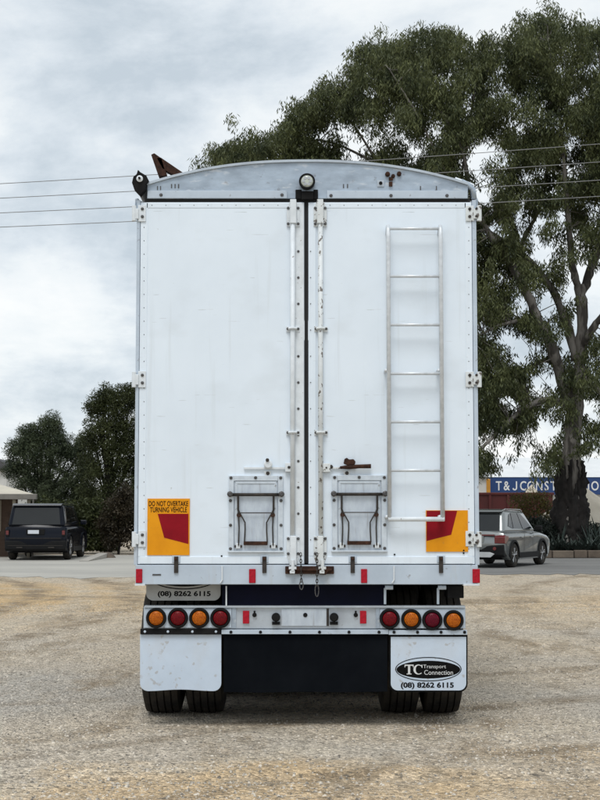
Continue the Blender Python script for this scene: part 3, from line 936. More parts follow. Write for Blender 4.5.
o = chain([P(300.6, 553, Y0 - 0.085), P(301.4, 582, Y0 - 0.085)]).build('chain', DSTEEL, bar)
chain([P(317.0, 553, Y0 - 0.085), P(317.0, 586, Y0 - 0.085)]).build('chain', DSTEEL, bar)
for px, py in ((301.4, 585.2), (316.9, 590.5)):
    c0 = P(px, py, Y0 - 0.085)
    hl = 0.032 if px < 310 else 0.044
    loop = [c0 + Vector((0.013 * math.cos(2 * math.pi * j / 12), 0, hl * math.sin(2 * math.pi * j / 12))) for j in range(13)]
    MB().tube(loop, 0.0042, 6).build('snap_link', BSTEEL, bar)

# ---- under the body: chassis, axles, wheels
zc0 = Z(606)
mb = MB(); rect(mb, 222, 386, 584.0, 606.5, 0.102, 0.16); mb.build('rear_crossmember', NAVY, trl, bevel=0.004)
for cx0 in (-0.52, 0.44):
    MB().box(TC + cx0, TC + cx0 + 0.09, Y0 + 0.165, Y0 + LEN - 0.3, zs0 - 0.30, zs0 + 0.02).build('chassis_rail', NAVY, trl)
rect(MB(), 447.5, 463.8, 585.7, 598.2, 0.06, 0.30).build('battery_box', BLACK, trl, bevel=0.004)
for px, t_ in ((388, 1), (441, 1)):
    mb = MB().tube([P(px - 3, 587.5, Y0 + 0.04), P(px + 5, 587.5, Y0 + 0.04)], 0.016, 8)
    mb.tube([P(px - 3, 588, Y0 + 0.05), P(px - 3, 604, Y0 + 0.06)], 0.010, 6)
    mb.build('pivot_tube', SILL, trl)
AX = [Y0 + 0.92, Y0 + 2.16, Y0 + 3.40]
TYR = 0.505
tc_x = P(302.6, 690, AX[0]).x       # bogie centre line
prof = []
hw = 0.142
prof += [(0.29, -hw * 0.80), (0.34, -hw * 1.0), (0.43, -hw * 1.02), (0.475, -hw * 0.93)]
edge = [-0.128, -0.086, -0.074, -0.034, -0.022, 0.022, 0.034, 0.074, 0.086, 0.128]
crown_r = lambda a: TYR - 0.014 * (a / 0.13) ** 2
for i in range(0, 10, 2):
    a, b = edge[i], edge[i + 1]
    prof += [(crown_r(a), a), (crown_r((a + b) / 2), (a + b) / 2), (crown_r(b), b)]
    if i < 8:
        prof += [(crown_r(b) - 0.016, b + 0.002), (crown_r(edge[i + 2]) - 0.016, edge[i + 2] - 0.002)]
prof += [(0.475, hw * 0.93), (0.43, hw * 1.02), (0.34, hw * 1.0), (0.29, hw * 0.80)]
tyre0 = None
offs = [P(161.2, 690, AX[0] - .3).x, P(204.6, 690, AX[0] - .3).x, P(400.4, 690, AX[0] - .3).x, P(443.4, 690, AX[0] - .3).x]
for ai, ay in enumerate(AX):
    MB().tube([(offs[0], ay, TYR), (offs[3], ay, TYR)], 0.065, 12).build('axle', BLACK, trl, smooth=True)
    for k, ox in enumerate(offs):
        if tyre0 is None:
            tyre0 = MB().lathe(prof, (ox, ay, TYR - 0.004), 'X', 48).build('tyre', RUBBER, trl)
            ty = tyre0
            rim0 = MB().lathe([(0.292, -0.10), (0.285, 0.0), (0.292, 0.10), (0.25, 0.07), (0.16, 0.02), (0.10, 0.03), (0.09, 0.10), (0, 0.10)], (ox, ay, TYR), 'X', 24).build('rim', CHROME, ty, smooth=True)
        else:
            ty = share(tyre0, trl, (ox, ay, TYR - 0.004))
            share(rim0, ty, (ox, ay, TYR))
# landing legs up front so that the body is carried
for sx in (-0.75, 0.75):
    mb = MB().box(TC + sx - 0.06, TC + sx + 0.06, Y0 + 7.2, Y0 + 7.32, 0.05, zs0 + 0.03)
    mb.box(TC + sx - 0.14, TC + sx + 0.14, Y0 + 7.12, Y0 + 7.40, 0.0, 0.05)
    mb.build('landing_leg', BLACK, trl, bevel=0.005)

# ---- light bar
yb = 0.06
bars = rect(MB(), 143.5, 465.5, 607.0, 628.6, yb + 0.012, yb + 0.07).build('light_bar', ALU2, trl, bevel=0.003)
rect(MB(), 144.2, 231.5, 608.2, 627.9, yb, yb + 0.011).build('lamp_panel', SILL, bars, bevel=0.003)
rect(MB(), 380, 465.0, 609.0, 628.3, yb, yb + 0.011).build('lamp_panel', SILL, bars, bevel=0.003)
rect(MB(), 144.2, 465.2, 605.8, 607.6, yb - 0.012, yb + 0.07).build('top_flange', ALU2, bars)
rect(MB(), 281.5, 329.5, 608.8, 625.8, yb + 0.001, yb + 0.0115).build('plate_backing', HATCHM, bars)
rect(MB(), 232.0, 236.0, 607.8, 628.2, yb + 0.002, yb + 0.0115).build('bar_joint', ALU, bars)
rect(MB(), 376, 379.6, 607.8, 628.2, yb + 0.002, yb + 0.0115).build('bar_joint', ALU, bars)
for a, b in ((242.8, 249.2), (360, 366.4)):
    rect(MB(), a, b, 610.8, 623.6, yb - 0.002, yb + 0.0115).build('reflector', REFL, bars, bevel=0.002, label='red bar reflector')
mb = MB()
for px in (254.5, 305.3, 355.8):
    p = P(px, 615, Y0 + yb); mb.lathe([(0.016, 0.011), (0.016, -0.004), (0, -0.004)], (p.x, Y0 + yb, p.z), 'Y', 12)
    if px != 305.3: mb.tube([(p.x, Y0 + yb, p.z), (p.x, Y0 + yb, p.z + 0.03)], 0.007, 6)
mb.build('bar_holes', BLACK, bars, kind='stuff')
for px, s in ((276, 1), (334, -1)):
    p = P(px, 617, Y0 + yb)
    mb = MB().lathe([(0.030, 0.011), (0.032, -0.03), (0.022, -0.045), (0, -0.047)], (p.x, Y0 + yb, p.z), 'Y', 18)
    rect(mb, px - 4, px + (4 if s > 0 else 4), 622, 624.8, yb - 0.02, yb + 0.011)
    mb.build('plate_lamp', BLACK, bars)
rect(MB(), 326.5, 329, 608.5, 626, yb - 0.004, yb + 0.0005).build('plate_clip', DSTEEL, bars)
# round tail lamps
bez0 = {}
for px, py, mt in ((156.3, 617.9, LAMB), (178.0, 617.9, LRED), (199.3, 617.9, LAMB), (220.4, 617.9, LRED),
                   (389.6, 618.6, LRED), (411.2, 619.2, LAMB), (432.2, 619.8, LMAR), (453.4, 620.2, LAMB)):
    p = P(px, py, Y0 + yb)
    lm = MB().lathe([(0.0535, -0.001), (0.0535, -0.012), (0.047, -0.022), (0.028, -0.029), (0, -0.031)], (p.x, Y0 + yb, p.z), 'Y', 28).build('tail_lamp', mt, bars, smooth=True)
    MB().lathe([(0.074, 0.0), (0.074, -0.016), (0.068, -0.024), (0.058, -0.024), (0.054, -0.012), (0.054, -0.0005)], (p.x, Y0 + yb, p.z), 'Y', 28).build('bezel', BLACK, bars, smooth=False)
    mb = MB()
    for i in range(-3, 4):
        for j in range(-3, 4):
            ux, uz = (i + 0.5 * (j % 2)) * 0.0135, j * 0.0118
            rr = math.hypot(ux, uz)
            if rr < 0.044:
                dz = 0.031 - 0.009 * (rr / 0.048) ** 2
                mb.lathe([(0.005, 0.004), (0.0035, -0.002), (0, -0.003)], (p.x + ux, Y0 + yb - dz, p.z + uz), 'Y', 6)
    mb.build('lens_dimples', LDIM[mt], lm, kind='stuff')
# clamp strip under the lamps
rect(MB(), 221.5, 388.5, 629.6, 634.2, yb - 0.004, yb + 0.055).build('clamp_strip', SILL, bars, bevel=0.002)
rect(MB(), 140.3, 221.2, 628.9, 634.2, yb - 0.004, yb + 0.055).build('clamp_strip', BLACK, bars, bevel=0.002)
rect(MB(), 388.8, 467.2, 630.2, 634.8, yb - 0.004, yb + 0.055).build('clamp_strip', SILL, bars, bevel=0.002)
mb = MB()
for px in (145, 168, 192.5, 216): mb.bolt(P(px, 632, Y0 + yb).x, Y0 + yb - 0.0045, Z(631.6, yb), 0.010, 0.008)
mb.build('strip_bolts', SILL, bars, kind='stuff')
mb = MB()
for px in (231, 260.5, 290, 319.5, 349, 379, 394, 417.5, 441, 464.5): mb.bolt(P(px, 632, Y0 + yb).x, Y0 + yb - 0.0045, Z(632, yb), 0.012, 0.008)
mb.build('strip_bolts', BLACK, bars, kind='stuff')


# ---- mudflaps
def flap_shape(px0, px1, py0, py1, rad, wave=0.0):
    pts = [(px0, py0), (px1, py0)]
    for cx, a0 in ((px1 - rad, 0), (px0 + rad, 90)):
        for k in range(7):
            a = R(a0 + 15 * k)
            pts.append((cx + rad * math.cos(a), py1 - rad + rad * math.sin(a)))
        if a0 == 0 and wave:
            for k in range(1, 8):
                t = k / 8
                pts.append((px1 - rad - (px1 - px0 - 2 * rad) * t, py1 - wave * math.sin(math.pi * t) ** 2))
    return pts


yf = yb + 0.02
mb = MB(); poly(mb, flap_shape(140.0, 221.3, 634.4, 691.2, 8, 1.6), yf, yf + 0.008)
f1 = mb.build('mudflap', FLAPW, trl, bevel=0.002, label='plain white left mudflap')
mb = MB(); poly(mb, flap_shape(389.0, 467.6, 635.0, 692.0, 8), yf, yf + 0.008)
f2 = mb.build('mudflap', INK, trl, bevel=0.001, label='white right mudflap with oval black emblem and phone number')
mb = MB(); poly(mb, flap_shape(390.8, 466.2, 636.8, 690.4, 7), yf - 0.003, yf - 0.0005)
mb.build('printed_face', FLAPW, f2)


def ell(cx, cy, a, b, n=40): return [(cx + a * math.cos(2 * math.pi * k / n), cy + b * math.sin(2 * math.pi * k / n)) for k in range(n)]


ye = yf - 0.0042
mb = MB()
o1 = ell(428.4, 669.2, 33.2, 12.2); o2 = ell(428.4, 669.2, 32.3, 11.3)
vs = [P(a, b, Y0 + ye) for a, b in o1 + o2]; n = len(o1)
mb.add(vs, [(i, (i + 1) % n, n + (i + 1) % n, n + i) for i in range(n)])
mb.build('emblem_ring', INK, f2, fixn=False)
mb = MB(); poly(mb, ell(428.4, 669.6, 31.9, 8.9), ye, ye + 0.0008); mb.build('emblem_oval', INK, f2)
WPRINT = pm('white_print', (0.70, 0.72, 0.72), (0.6, 0.6, 0.6), scale=20, rough=0.5)
mb = MB()
yl = ye - 0.0012


def pf(pts_):
    mb.add([P(a, b, Y0 + yl) for a, b in pts_], [tuple(range(len(pts_)))])


# serifed T and C of the emblem
tx, ty_ = 404.6, 664.6
pf([(tx, ty_), (tx + 9, ty_), (tx + 9, ty_ + 1.2), (tx, ty_ + 1.2)])
pf([(tx, ty_ + 1.2), (tx + .9, ty_ + 1.2), (tx + .5, ty_ + 2.8), (tx, ty_ + 2.8)])
pf([(tx + 8.1, ty_ + 1.2), (tx + 9, ty_ + 1.2), (tx + 9, ty_ + 2.8), (tx + 8.5, ty_ + 2.8)])
pf([(tx + 3.4, ty_ + 1.2), (tx + 5.6, ty_ + 1.2), (tx + 5.6, ty_ + 9.0), (tx + 3.4, ty_ + 9.0)])
pf([(tx + 2.0, ty_ + 9.0), (tx + 7.0, ty_ + 9.0), (tx + 7.0, ty_ + 9.8), (tx + 2.0, ty_ + 9.8)])
ccx, ccy = 418.4, 669.5
for k in range(18):
    a0, a1 = R(48 + k * 14.7), R(48 + (k + 1) * 14.7)
    th = lambda a: 0.8 + 1.5 * max(0.0, -math.cos(a)) ** 1.2
    q = []
    for a, inner in ((a0, 0), (a1, 0), (a1, 1), (a0, 1)):
        r = 5.0 - (th(a) if inner else 0)
        q.append((ccx + r * math.cos(a), ccy - r * math.sin(a)))
    pf(q)
pf([(ccx + 3.0, ccy - 4.6), (ccx + 4.0, ccy - 4.9), (ccx + 4.0, ccy - 1.6), (ccx + 3.2, ccy - 1.8)])
for tx_, cx_, cy_, w_ in (('Transport', 434.6, 667.0, 22.5), ('Connection', 438.6, 672.4, 28.5)):
    p = P(cx_, cy_, Y0 + yl)
    text_at(mb, tx_, p.x, Y0 + yl, p.z, width=w_ / 136.4, height=4.6 / 136.4)
mb.build('emblem_lettering', WPRINT, f2, fixn=False)
mb = MB(); p = P(427.3, 685.8, Y0 + ye)
text_at(mb, '(08) 8262 6115', p.x, Y0 + ye, p.z, width=52.5 / 136.4, height=7.0 / 136.4, bold=0.036)
mb.build('phone_number', INK, f2, fixn=False)
# the older flap above, tucked under the sill
yo = 0.13
mb = MB(); poly(mb, flap_shape(146.2, 220.6, 572, 600.5, 7), yo, yo + 0.008)
f3 = mb.build('mudflap', FLAPG, trl, label='grey upper mudflap with phone number peeking below the sill')
mb = MB(); p = P(184.2, 594.3, Y0 + yo)
text_at(mb, '(08) 8262 6115', p.x, Y0 + yo - 0.0012, p.z, width=52.5 / 135.4, height=6.6 / 135.4, bold=0.036)
mb.build('phone_number', INK, f3, fixn=False)
mb = MB()
arc = [(184 + 33.5 * math.cos(R(a)), 577.5 + 12.0 * math.sin(R(a))) for a in range(15, 166, 6)]
arc2 = [(184 + 32.4 * math.cos(R(a)), 577.5 + 10.9 * math.sin(R(a))) for a in range(165, 14, -6)]
n = len(arc)
mb.add([P(a, b, Y0 + yo - 0.0012) for a, b in arc + arc2], [(i, i + 1, 2 * n - 2 - i, 2 * n - 1 - i) for i in range(n - 1)])
mb.build('emblem_ring', INK, f3, fixn=False)
mb = MB(); pf_ = ell(184, 577.5, 31, 9); mb.add([P(a, b, Y0 + yo - 0.0013) for a, b in pf_], [tuple(range(len(pf_)))])
mb.build('emblem_oval', INK, f3, fixn=False)
# flap stays joining it to the sill
for px in (150, 216):
    MB().box(X(px, 575, yo) - 0.01, X(px, 575, yo) + 0.01, Y0 + 0.09, Y0 + yo + 0.02, Z(576, yo), Z(572, yo) + 0.01).build('flap_stay', BLACK, trl)
# centre apron
mb = MB(); poly(mb, [(223.6, 634.6), (387.4, 634.6), (387.4, 691.5), (345, 692.3), (300, 691.8), (260, 692.6), (223.6, 692)], yf + 0.004, yf + 0.012)
mb.build('rubber_apron', APRON, trl)
# stays carrying the light bar from the chassis
for cx0 in (-0.5, 0.46):
    MB().box(TC + cx0, TC + cx0 + 0.05, Y0 + yb + 0.071, Y0 + 0.3, zs0 - 0.28, zs0 - 0.16).build('bar_stay', BLACK, trl)
# dark wheel guards above the bogie
for sx, (a, b) in ((-1, (143, 224)), (1, (382, 463))):
    xa, xb = P(a, 600, Y0 + 0.5).x, P(b, 600, Y0 + 0.5).x
    MB().box(xa, xb, Y0 + 0.32, Y0 + 4.1, zs0 - 0.02, zs0 - 0.005).build('wheel_guard', BLACK, trl)


# ------------------------------------------------------------------ foliage helpers
def leaf_material(name, dark, light, scale=1.2, trans=0.25):
    m = bpy.data.materials.new(name)
    m.use_nodes = True
    t = m.node_tree
    NN = t.nodes.new; LL = t.links.new
    b = t.nodes['Principled BSDF']
    b.inputs['Roughness'].default_value = 0.55
    b.inputs['Specular IOR Level'].default_value = 0.3
    g = NN('ShaderNodeNewGeometry')
    n1 = NN('ShaderNodeTexNoise'); n1.inputs['Scale'].default_value = scale; n1.inputs['Detail'].default_value = 2
    n2 = NN('ShaderNodeTexNoise'); n2.inputs['Scale'].default_value = 9.0; n2.inputs['Detail'].default_value = 2
    LL(g.outputs['Position'], n1.inputs['Vector']); LL(g.outputs['Position'], n2.inputs['Vector'])
    a = NN('ShaderNodeMath'); a.operation = 'ADD'
    LL(n1.outputs['Fac'], a.inputs[0]); LL(n2.outputs['Fac'], a.inputs[1])
    r = NN('ShaderNodeMapRange'); r.inputs['From Min'].default_value = 0.75; r.inputs['From Max'].default_value = 1.3
    LL(a.outputs[0], r.inputs['Value'])
    k = NN('ShaderNodeMix'); k.data_type = 'RGBA'
    k.inputs[6].default_value = (*dark, 1); k.inputs[7].default_value = (*light, 1)
    LL(r.outputs[0], k.inputs['Factor'])
    LL(k.outputs[2], b.inputs['Base Color'])
    tr = NN('ShaderNodeBsdfTranslucent'); LL(k.outputs[2], tr.inputs['Color'])
    ms = NN('ShaderNodeMixShader'); ms.inputs[0].default_value = trans
    LL(b.outputs[0], ms.inputs[1]); LL(tr.outputs[0], ms.inputs[2])
    LL(ms.outputs[0], t.nodes['Material Output'].inputs['Surface'])
    return m


def leaf_mesh(name, cen, length, width, down, mat, parent, org, kind=None):
    """cen: n x 3 leaf positions; each leaf a folded diamond hanging along a jittered direction"""
    n = len(cen)
    d = rng.normal(size=(n, 3)); d /= np.linalg.norm(d, axis=1)[:, None]
    d = d * (1 - down) + np.array([0, 0, -1.0]) * down
    d /= np.linalg.norm(d, axis=1)[:, None] + 1e-9
    r = rng.normal(size=(n, 3))
    wv = np.cross(d, r); wv /= np.linalg.norm(wv, axis=1)[:, None] + 1e-9
    nv = np.cross(d, wv)
    l = length * (0.6 + 0.8 * rng.random(n))[:, None]
    w_ = width * (0.6 + 0.8 * rng.random(n))[:, None]
    mid = cen + d * l * 0.45 + nv * l * 0.08
    v = np.stack([cen, mid + wv * w_ * 0.5, cen + d * l, mid - wv * w_ * 0.5], 1).reshape(-1, 3) - np.array(org)
    idx = np.arange(n * 4, dtype=np.int32)
    me = bpy.data.meshes.new(name)
    me.vertices.add(n * 4); me.vertices.foreach_set('co', v.ravel())
    me.loops.add(n * 4); me.loops.foreach_set('vertex_index', idx)
    me.polygons.add(n); me.polygons.foreach_set('loop_start', np.arange(0, n * 4, 4, dtype=np.int32))
    me.update()
    me.materials.append(mat)
    o = bpy.data.objects.new(name, me); COL.objects.link(o)
    if parent:
        o.parent = parent; o.location = Vector(org) - ORG[parent.name]
    else:
        o.location = org
    if kind: o['kind'] = kind
    reg(o, org)
    return o


def clump_points(cs, rs, per, flat=0.8):
    """leaf positions in clumps: denser towards the shell"""
    out_ = []
    for c, r in zip(cs, rs):
        k = max(4, int(per * (r / 0.5) ** 2))
        d = rng.normal(size=(k, 3)); d /= np.linalg.norm(d, axis=1)[:, None]
        q = d * (rng.random(k) ** 0.45)[:, None] * r
        q[:, 2] *= flat
        out_.append(q + np.array(c))
    return np.concatenate(out_)


def spline(pts, k=5):
    """Catmull-Rom through (x, y, z, r) points"""
    pts = [np.array(p, float) for p in pts]
    p = [2 * pts[0] - pts[1]] + pts + [2 * pts[-1] - pts[-2]]
    res = []
    for i in range(1, len(p) - 2):
        for j in range(k):
            t = j / k
            res.append(0.5 * (2 * p[i] + (p[i + 1] - p[i - 1]) * t + (2 * p[i - 1] - 5 * p[i] + 4 * p[i + 1] - p[i + 2]) * t * t
                              + (3 * p[i] - p[i - 1] - 3 * p[i + 1] + p[i + 2]) * t ** 3))
    res.append(pts[-1])
    return res


def limb(mb, pts, n=9, wob=0.05):
    sp = spline(pts)
    pos = []
    for i, q in enumerate(sp):
        j = rng.normal(size=3) * wob * q[3] if 0 < i < len(sp) - 1 else np.zeros(3)
        pos.append(Vector(q[:3] + j))
    mb.tube(pos, [max(0.006, float(q[3]) * (1 + 0.10 * rng.normal() * (wob > 0))) for q in sp], n)


def in_poly(x, y, poly_):
    c = False
    j = len(poly_) - 1
    for i in range(len(poly_)):
        xi, yi = poly_[i]; xj, yj = poly_[j]
        if (yi > y) != (yj > y) and x < (xj - xi) * (y - yi) / (yj - yi) + xi: c = not c
        j = i
    return c


# ------------------------------------------------------------------ the gum tree
GY = 53.0
BARK = pm('gum_bark_grey', (0.15, 0.138, 0.125), (0.27, 0.25, 0.225), scale=2.6, rough=0.9, bump=0.4, bscale=14, stretch=(1, 1, 0.3),
          streak=((0.05, 0.044, 0.038), 3.5, 0.48, (1, 1, 0.22), 0.10, 0.9), world=True)
BARKD = pm('gum_bark_dark_rough', (0.007, 0.006, 0.0055), (0.022, 0.018, 0.016), scale=4, rough=0.95, bump=0.9, bscale=9, stretch=(1, 1, 0.25), world=True)
GUML = leaf_material('gum_leaves', (0.024, 0.035, 0.015), (0.155, 0.172, 0.068), 1.0)
gb = P(571, 548, GY); gb.z = 0
gum = thing('gum_tree', gb, 'tall spreading gum tree with thick dark trunk behind the grey car', 'tree')


def G(px, py, d=0.0, r=0.1):
    p = P(px, py, GY + d); return (p.x, p.y, p.z, r)


tb = [(gb.x, gb.y, -0.1, 0.56), G(571, 525, 0, 0.50), G(571, 490, 0, 0.42), G(571, 455, 0, 0.33), G(574, 420, 0, 0.30), G(578, 380, 0, 0.26),
      G(582, 340, 0, 0.235), G(582, 305, 0, 0.21), G(579, 285, 0, 0.19)]
mb = MB(); limb(mb, tb, 14, 0.05)
trunk = mb.build('trunk', BARK, gum, smooth=True)
# rough burnt-looking bark around the butt, open on a paler strip
mb = MB()
nb_ = 56
rows = []
NR = 40
for i, py in enumerate(np.linspace(553, 456, NR)):
    c = G(571, py)
    rr = 0.655 - 0.17 * (i / (NR - 1)) ** 0.8
    row = []
    for k in range(nb_):
        a = 2 * math.pi * k / nb_
        fis = 0.055 * math.sin(7 * a + 0.5 * math.sin(i * .35)) + 0.035 * math.sin(17 * a + i * .5) + 0.03 * rng.normal()
        lump = 0.10 * math.sin(2.2 * a + i * .22) * math.sin(i * .31)
        row.append((c[0] + (rr + fis + lump) * math.cos(a), c[1] + (rr + fis) * math.sin(a), max(-0.05, c[2] + 0.03 * rng.normal())))
    rows.append(row)
vs = [p for r_ in rows for p in r_]
fs = []
for i in range(NR - 1):
    for k in range(nb_):
        if i > 25 + 3 * math.sin(k * 2.1) and 41 <= k <= 44: continue
        if i > 33 + 4 * math.sin(k * 1.3): continue
        k2 = (k + 1) % nb_
        fs.append((i * nb_ + k, i * nb_ + k2, (i + 1) * nb_ + k2, (i + 1) * nb_ + k))
mb.add(vs, fs)
bk = mb.build('rough_bark', BARKD, gum, smooth=True)
so_ = bk.modifiers.new('thick', 'SOLIDIFY'); so_.thickness = 0.05; so_.offset = 0
LIMBS = [
    [G(574, 420, 0, .20), G(562, 380, -.3, .20), G(552, 350, -.8, .185), G(538, 320, -1.1, .17), G(528, 295, -1.3, .15), G(506, 258, -1.5, .125), G(486, 228, -1.7, .10), G(470, 190, -1.9, .085), G(462, 150, -2.0, .06), G(440, 110, -2.1, .035)],
    [G(576, 360, 0, .17), G(566, 322, .3, .16), G(548, 282, .5, .145), G(522, 256, .6, .13), G(494, 236, .9, .115), G(470, 214, 1.2, .10), G(430, 190, 1.6, .08), G(380, 165, 1.8, .06), G(320, 140, 2, .035), G(260, 155, 2.2, .02)],
    [G(519, 254, .6, .10), G(515, 230, .6, .085), G(508, 210, .4, .06), G(512, 180, .2, .04), G(505, 130, 0, .025)],
    [G(519, 252, .6, .09), G(526, 234, .8, .085), G(534, 220, 1.0, .07), G(545, 190, 1.3, .05), G(548, 120, 1.6, .03)],
    [G(580, 290, 0, .15), G(573, 268, -.5, .13), G(570, 240, -1, .11), G(566, 190, -1.2, .085), G(560, 120, -1.4, .05), G(548, 40, -1.4, .02)],
    [G(581, 298, 0, .15), G(589, 274, .5, .14), G(598, 250, .9, .12), G(606, 200, 1.2, .09), G(604, 120, 1.4, .06), G(598, 40, 1.5, .02)],
    [G(580, 350, 0, .15), G(592, 330, -.6, .13), G(606, 312, -1, .12), G(640, 270, -1.6, .09), G(690, 200, -2, .05), G(720, 120, -2, .02)],
    [G(572, 405, 0, .15), G(545, 400, -1, .12), G(520, 412, -1.8, .09), G(500, 430, -2.4, .07), G(478, 452, -2.6, .05), G(462, 470, -2.7, .02)],
    [G(566, 380, 0, .12), G(548, 360, 1, .1), G(524, 372, 1.6, .07), G(500, 390, 2, .05), G(470, 400, 2.2, .02)],
    [G(578, 372, 0, .11), G(600, 392, -.9, .09), G(620, 420, -1.6, .05), G(640, 440, -2, .02)],
    [G(538, 320, -1.1, .10), G(512, 322, -1.6, .07), G(490, 330, -2, .045), G(462, 345, -2.4, .02)],
    [G(470, 190, -1.9, .07), G(450, 180, -2.2, .05), G(420, 120, -2.4, .04), G(390, 70, -2.4, .015)],
    [G(468, 212, 1.2, .07), G(462, 180, 1.0, .06), G(470, 120, .6, .04), G(480, 60, .4, .015)],
    [G(380, 165, 1.8, .05), G(350, 120, 1.2, .035), G(330, 95, 1, .015)],
]
for pl_ in LIMBS:
    mb = MB(); limb(mb, pl_, 8, 0.10)
    mb.build('limb', BARK, gum, smooth=True)

outline = [(214, 164), (224, 151), (240, 144), (254, 152), (264, 148), (276, 135), (290, 128), (306, 106), (322, 93), (334, 88), (344, 100), (352, 96), (355, 64),
           (366, 50), (384, 46), (396, 56), (412, 44), (428, 35), (446, 35), (458, 45), (472, 50), (486, 41), (508, 48), (520, 34), (536, 26), (550, 25), (566, 32), (590, 26),
           (640, 32), (700, 60), (740, 130), (745, 240), (710, 330), (680, 400), (640, 440), (604, 446), (596, 420), (586, 452), (560, 448), (548, 470), (535, 448), (512, 438), (500, 462),
           (470, 470), (430, 440), (420, 320), (380, 240), (320, 200)]
holes = [(470, 100, 6), (500, 85, 7), (420, 98, 6), (545, 95, 6), (392, 108, 6), (525, 122, 7), (580, 95, 7), (450, 72, 5), (562, 62, 5), (508, 62, 5), (340, 118, 6), (372, 84, 5), (438, 122, 6), (320, 132, 5), (590, 60, 6), (484, 146, 13), (487, 168, 9), (577, 138, 8), (531, 170, 8), (575, 166, 9), (497, 229, 9), (532, 228, 12), (520, 214, 6), (547, 252, 11), (594, 290, 24), (590, 318, 16), (576, 268, 8), (486, 190, 8),
         (516, 352, 12), (511, 340, 9), (551, 376, 10), (571, 345, 10), (515, 452, 20), (546, 430, 12), (536, 386, 7), (592, 408, 9), (482, 328, 8), (520, 300, 9), (545, 310, 7), (500, 275, 6), (538, 442, 10),
         (362, 136, 9), (345, 128, 6), (393, 130, 6), (420, 140, 8), (468, 160, 8), (598, 210, 7), (560, 215, 6), (270, 160, 5), (352, 150, 8), (560, 300, 8), (530, 345, 7), (486, 440, 8), (508, 400, 6), (480, 250, 5)]
sup = []
tries = 0
hd_ = lambda x_, y_: min((math.hypot(x_ - a, y_ - b) - c) for a, b, c in holes)
while len(sup) < 1500 and tries < 60000:
    tries += 1
    px, py = random.uniform(212, 745), random.uniform(14, 472)
    if not in_poly(px, py, outline): continue
    low = py > 200 - 0.12 * (px - 480) and px > 440
    if px > 610 and random.random() < 0.4: continue
    if hd_(px, py) < (1 if low else 6): continue
    if low and random.random() < 0.10: continue
    # crown is thickest along its middle, thin at its rim
    tk = 3.4 if px > 350 else 1.6
    dd = random.uniform(-1, 1) * tk + (1.6 if px < 400 else 0)
    p = P(px, py, GY + dd)
    sup.append((p, random.uniform(0.30, 0.5) if low else random.uniform(0.40, 0.8), px, py, low))
for _ in range(340):
    px, py = random.uniform(466, 530), random.uniform(205, 468)
    if in_poly(px, py, outline) and hd_(px, py) > 0:
        sup.append((P(px, py, GY + random.uniform(-3, 3)), random.uniform(.28, .45), px, py, True))
for px, py in ((222, 158), (230, 152), (238, 149), (246, 153), (254, 158), (262, 156), (268, 150), (280, 140), (286, 133), (240, 158), (250, 162), (232, 162)):
    sup.append((P(px, py, GY + 1.8 + random.uniform(-.6, .6)), 0.30, px, py, False))
# feathery sprigs along the rim of the crown
for i in range(len(outline)):
    (x0_, y0_), (x1_, y1_) = outline[i], outline[(i + 1) % len(outline)]
    for k in range(int(math.hypot(x1_ - x0_, y1_ - y0_) / 6)):
        t = random.random()
        sx_, sy_ = x0_ + (x1_ - x0_) * t + random.gauss(0, 3), y0_ + (y1_ - y0_) * t + random.gauss(-1, 3.5)
        sup.append((P(sx_, sy_, GY + random.uniform(-1.5, 1.5)), 0.16, sx_, sy_, True))
cs, rs = [], []
for p, r, px, py, low in sup:
    for _ in range(2 if r < 0.2 else (3 if low else 4)):
        q = p + Vector((random.gauss(0, 1), random.gauss(0, 1), random.gauss(0, 0.8))) * r * 0.6
        # keep clumps out of the sky gaps
        s = F / q.y
        qx, qy = 300 + q.x * s, 513 - (q.z - EYE) * s
        if hd_(qx, qy) < 3 and random.random() < 0.85: continue
        cs.append(q); rs.append(random.uniform(0.16, 0.36) if low else random.uniform(0.24, 0.50))
pts_ = clump_points(cs, rs, 175, 1.1)
print('gum leaves', len(pts_))
leaf_mesh('crown', pts_, 0.18, 0.040, 0.58, GUML, gum, Vector((gb.x, gb.y, 10)))
# twigs from the limbs out to the clumps
lp = []
for pl_ in LIMBS:
    lp += [q for q in spline(pl_, 4)]
lp = np.array(lp)
mb = MB()
for p, r, px, py, low in sup[::2]:
    dist = np.linalg.norm(lp[:, :3] - np.array(p), axis=1)
    k = int(dist.argmin())
    if dist[k] > 1.7: continue
    a = Vector(lp[k, :3]); mid = a.lerp(p, 0.5) + Vector((random.gauss(0, .15), random.gauss(0, .15), random.uniform(0, .3)))
    mb.tube([a, mid, p], [min(0.022, lp[k, 3]), 0.013, 0.006], 5, cap=False)
mb.build('twigs', BARK, gum, kind='stuff')


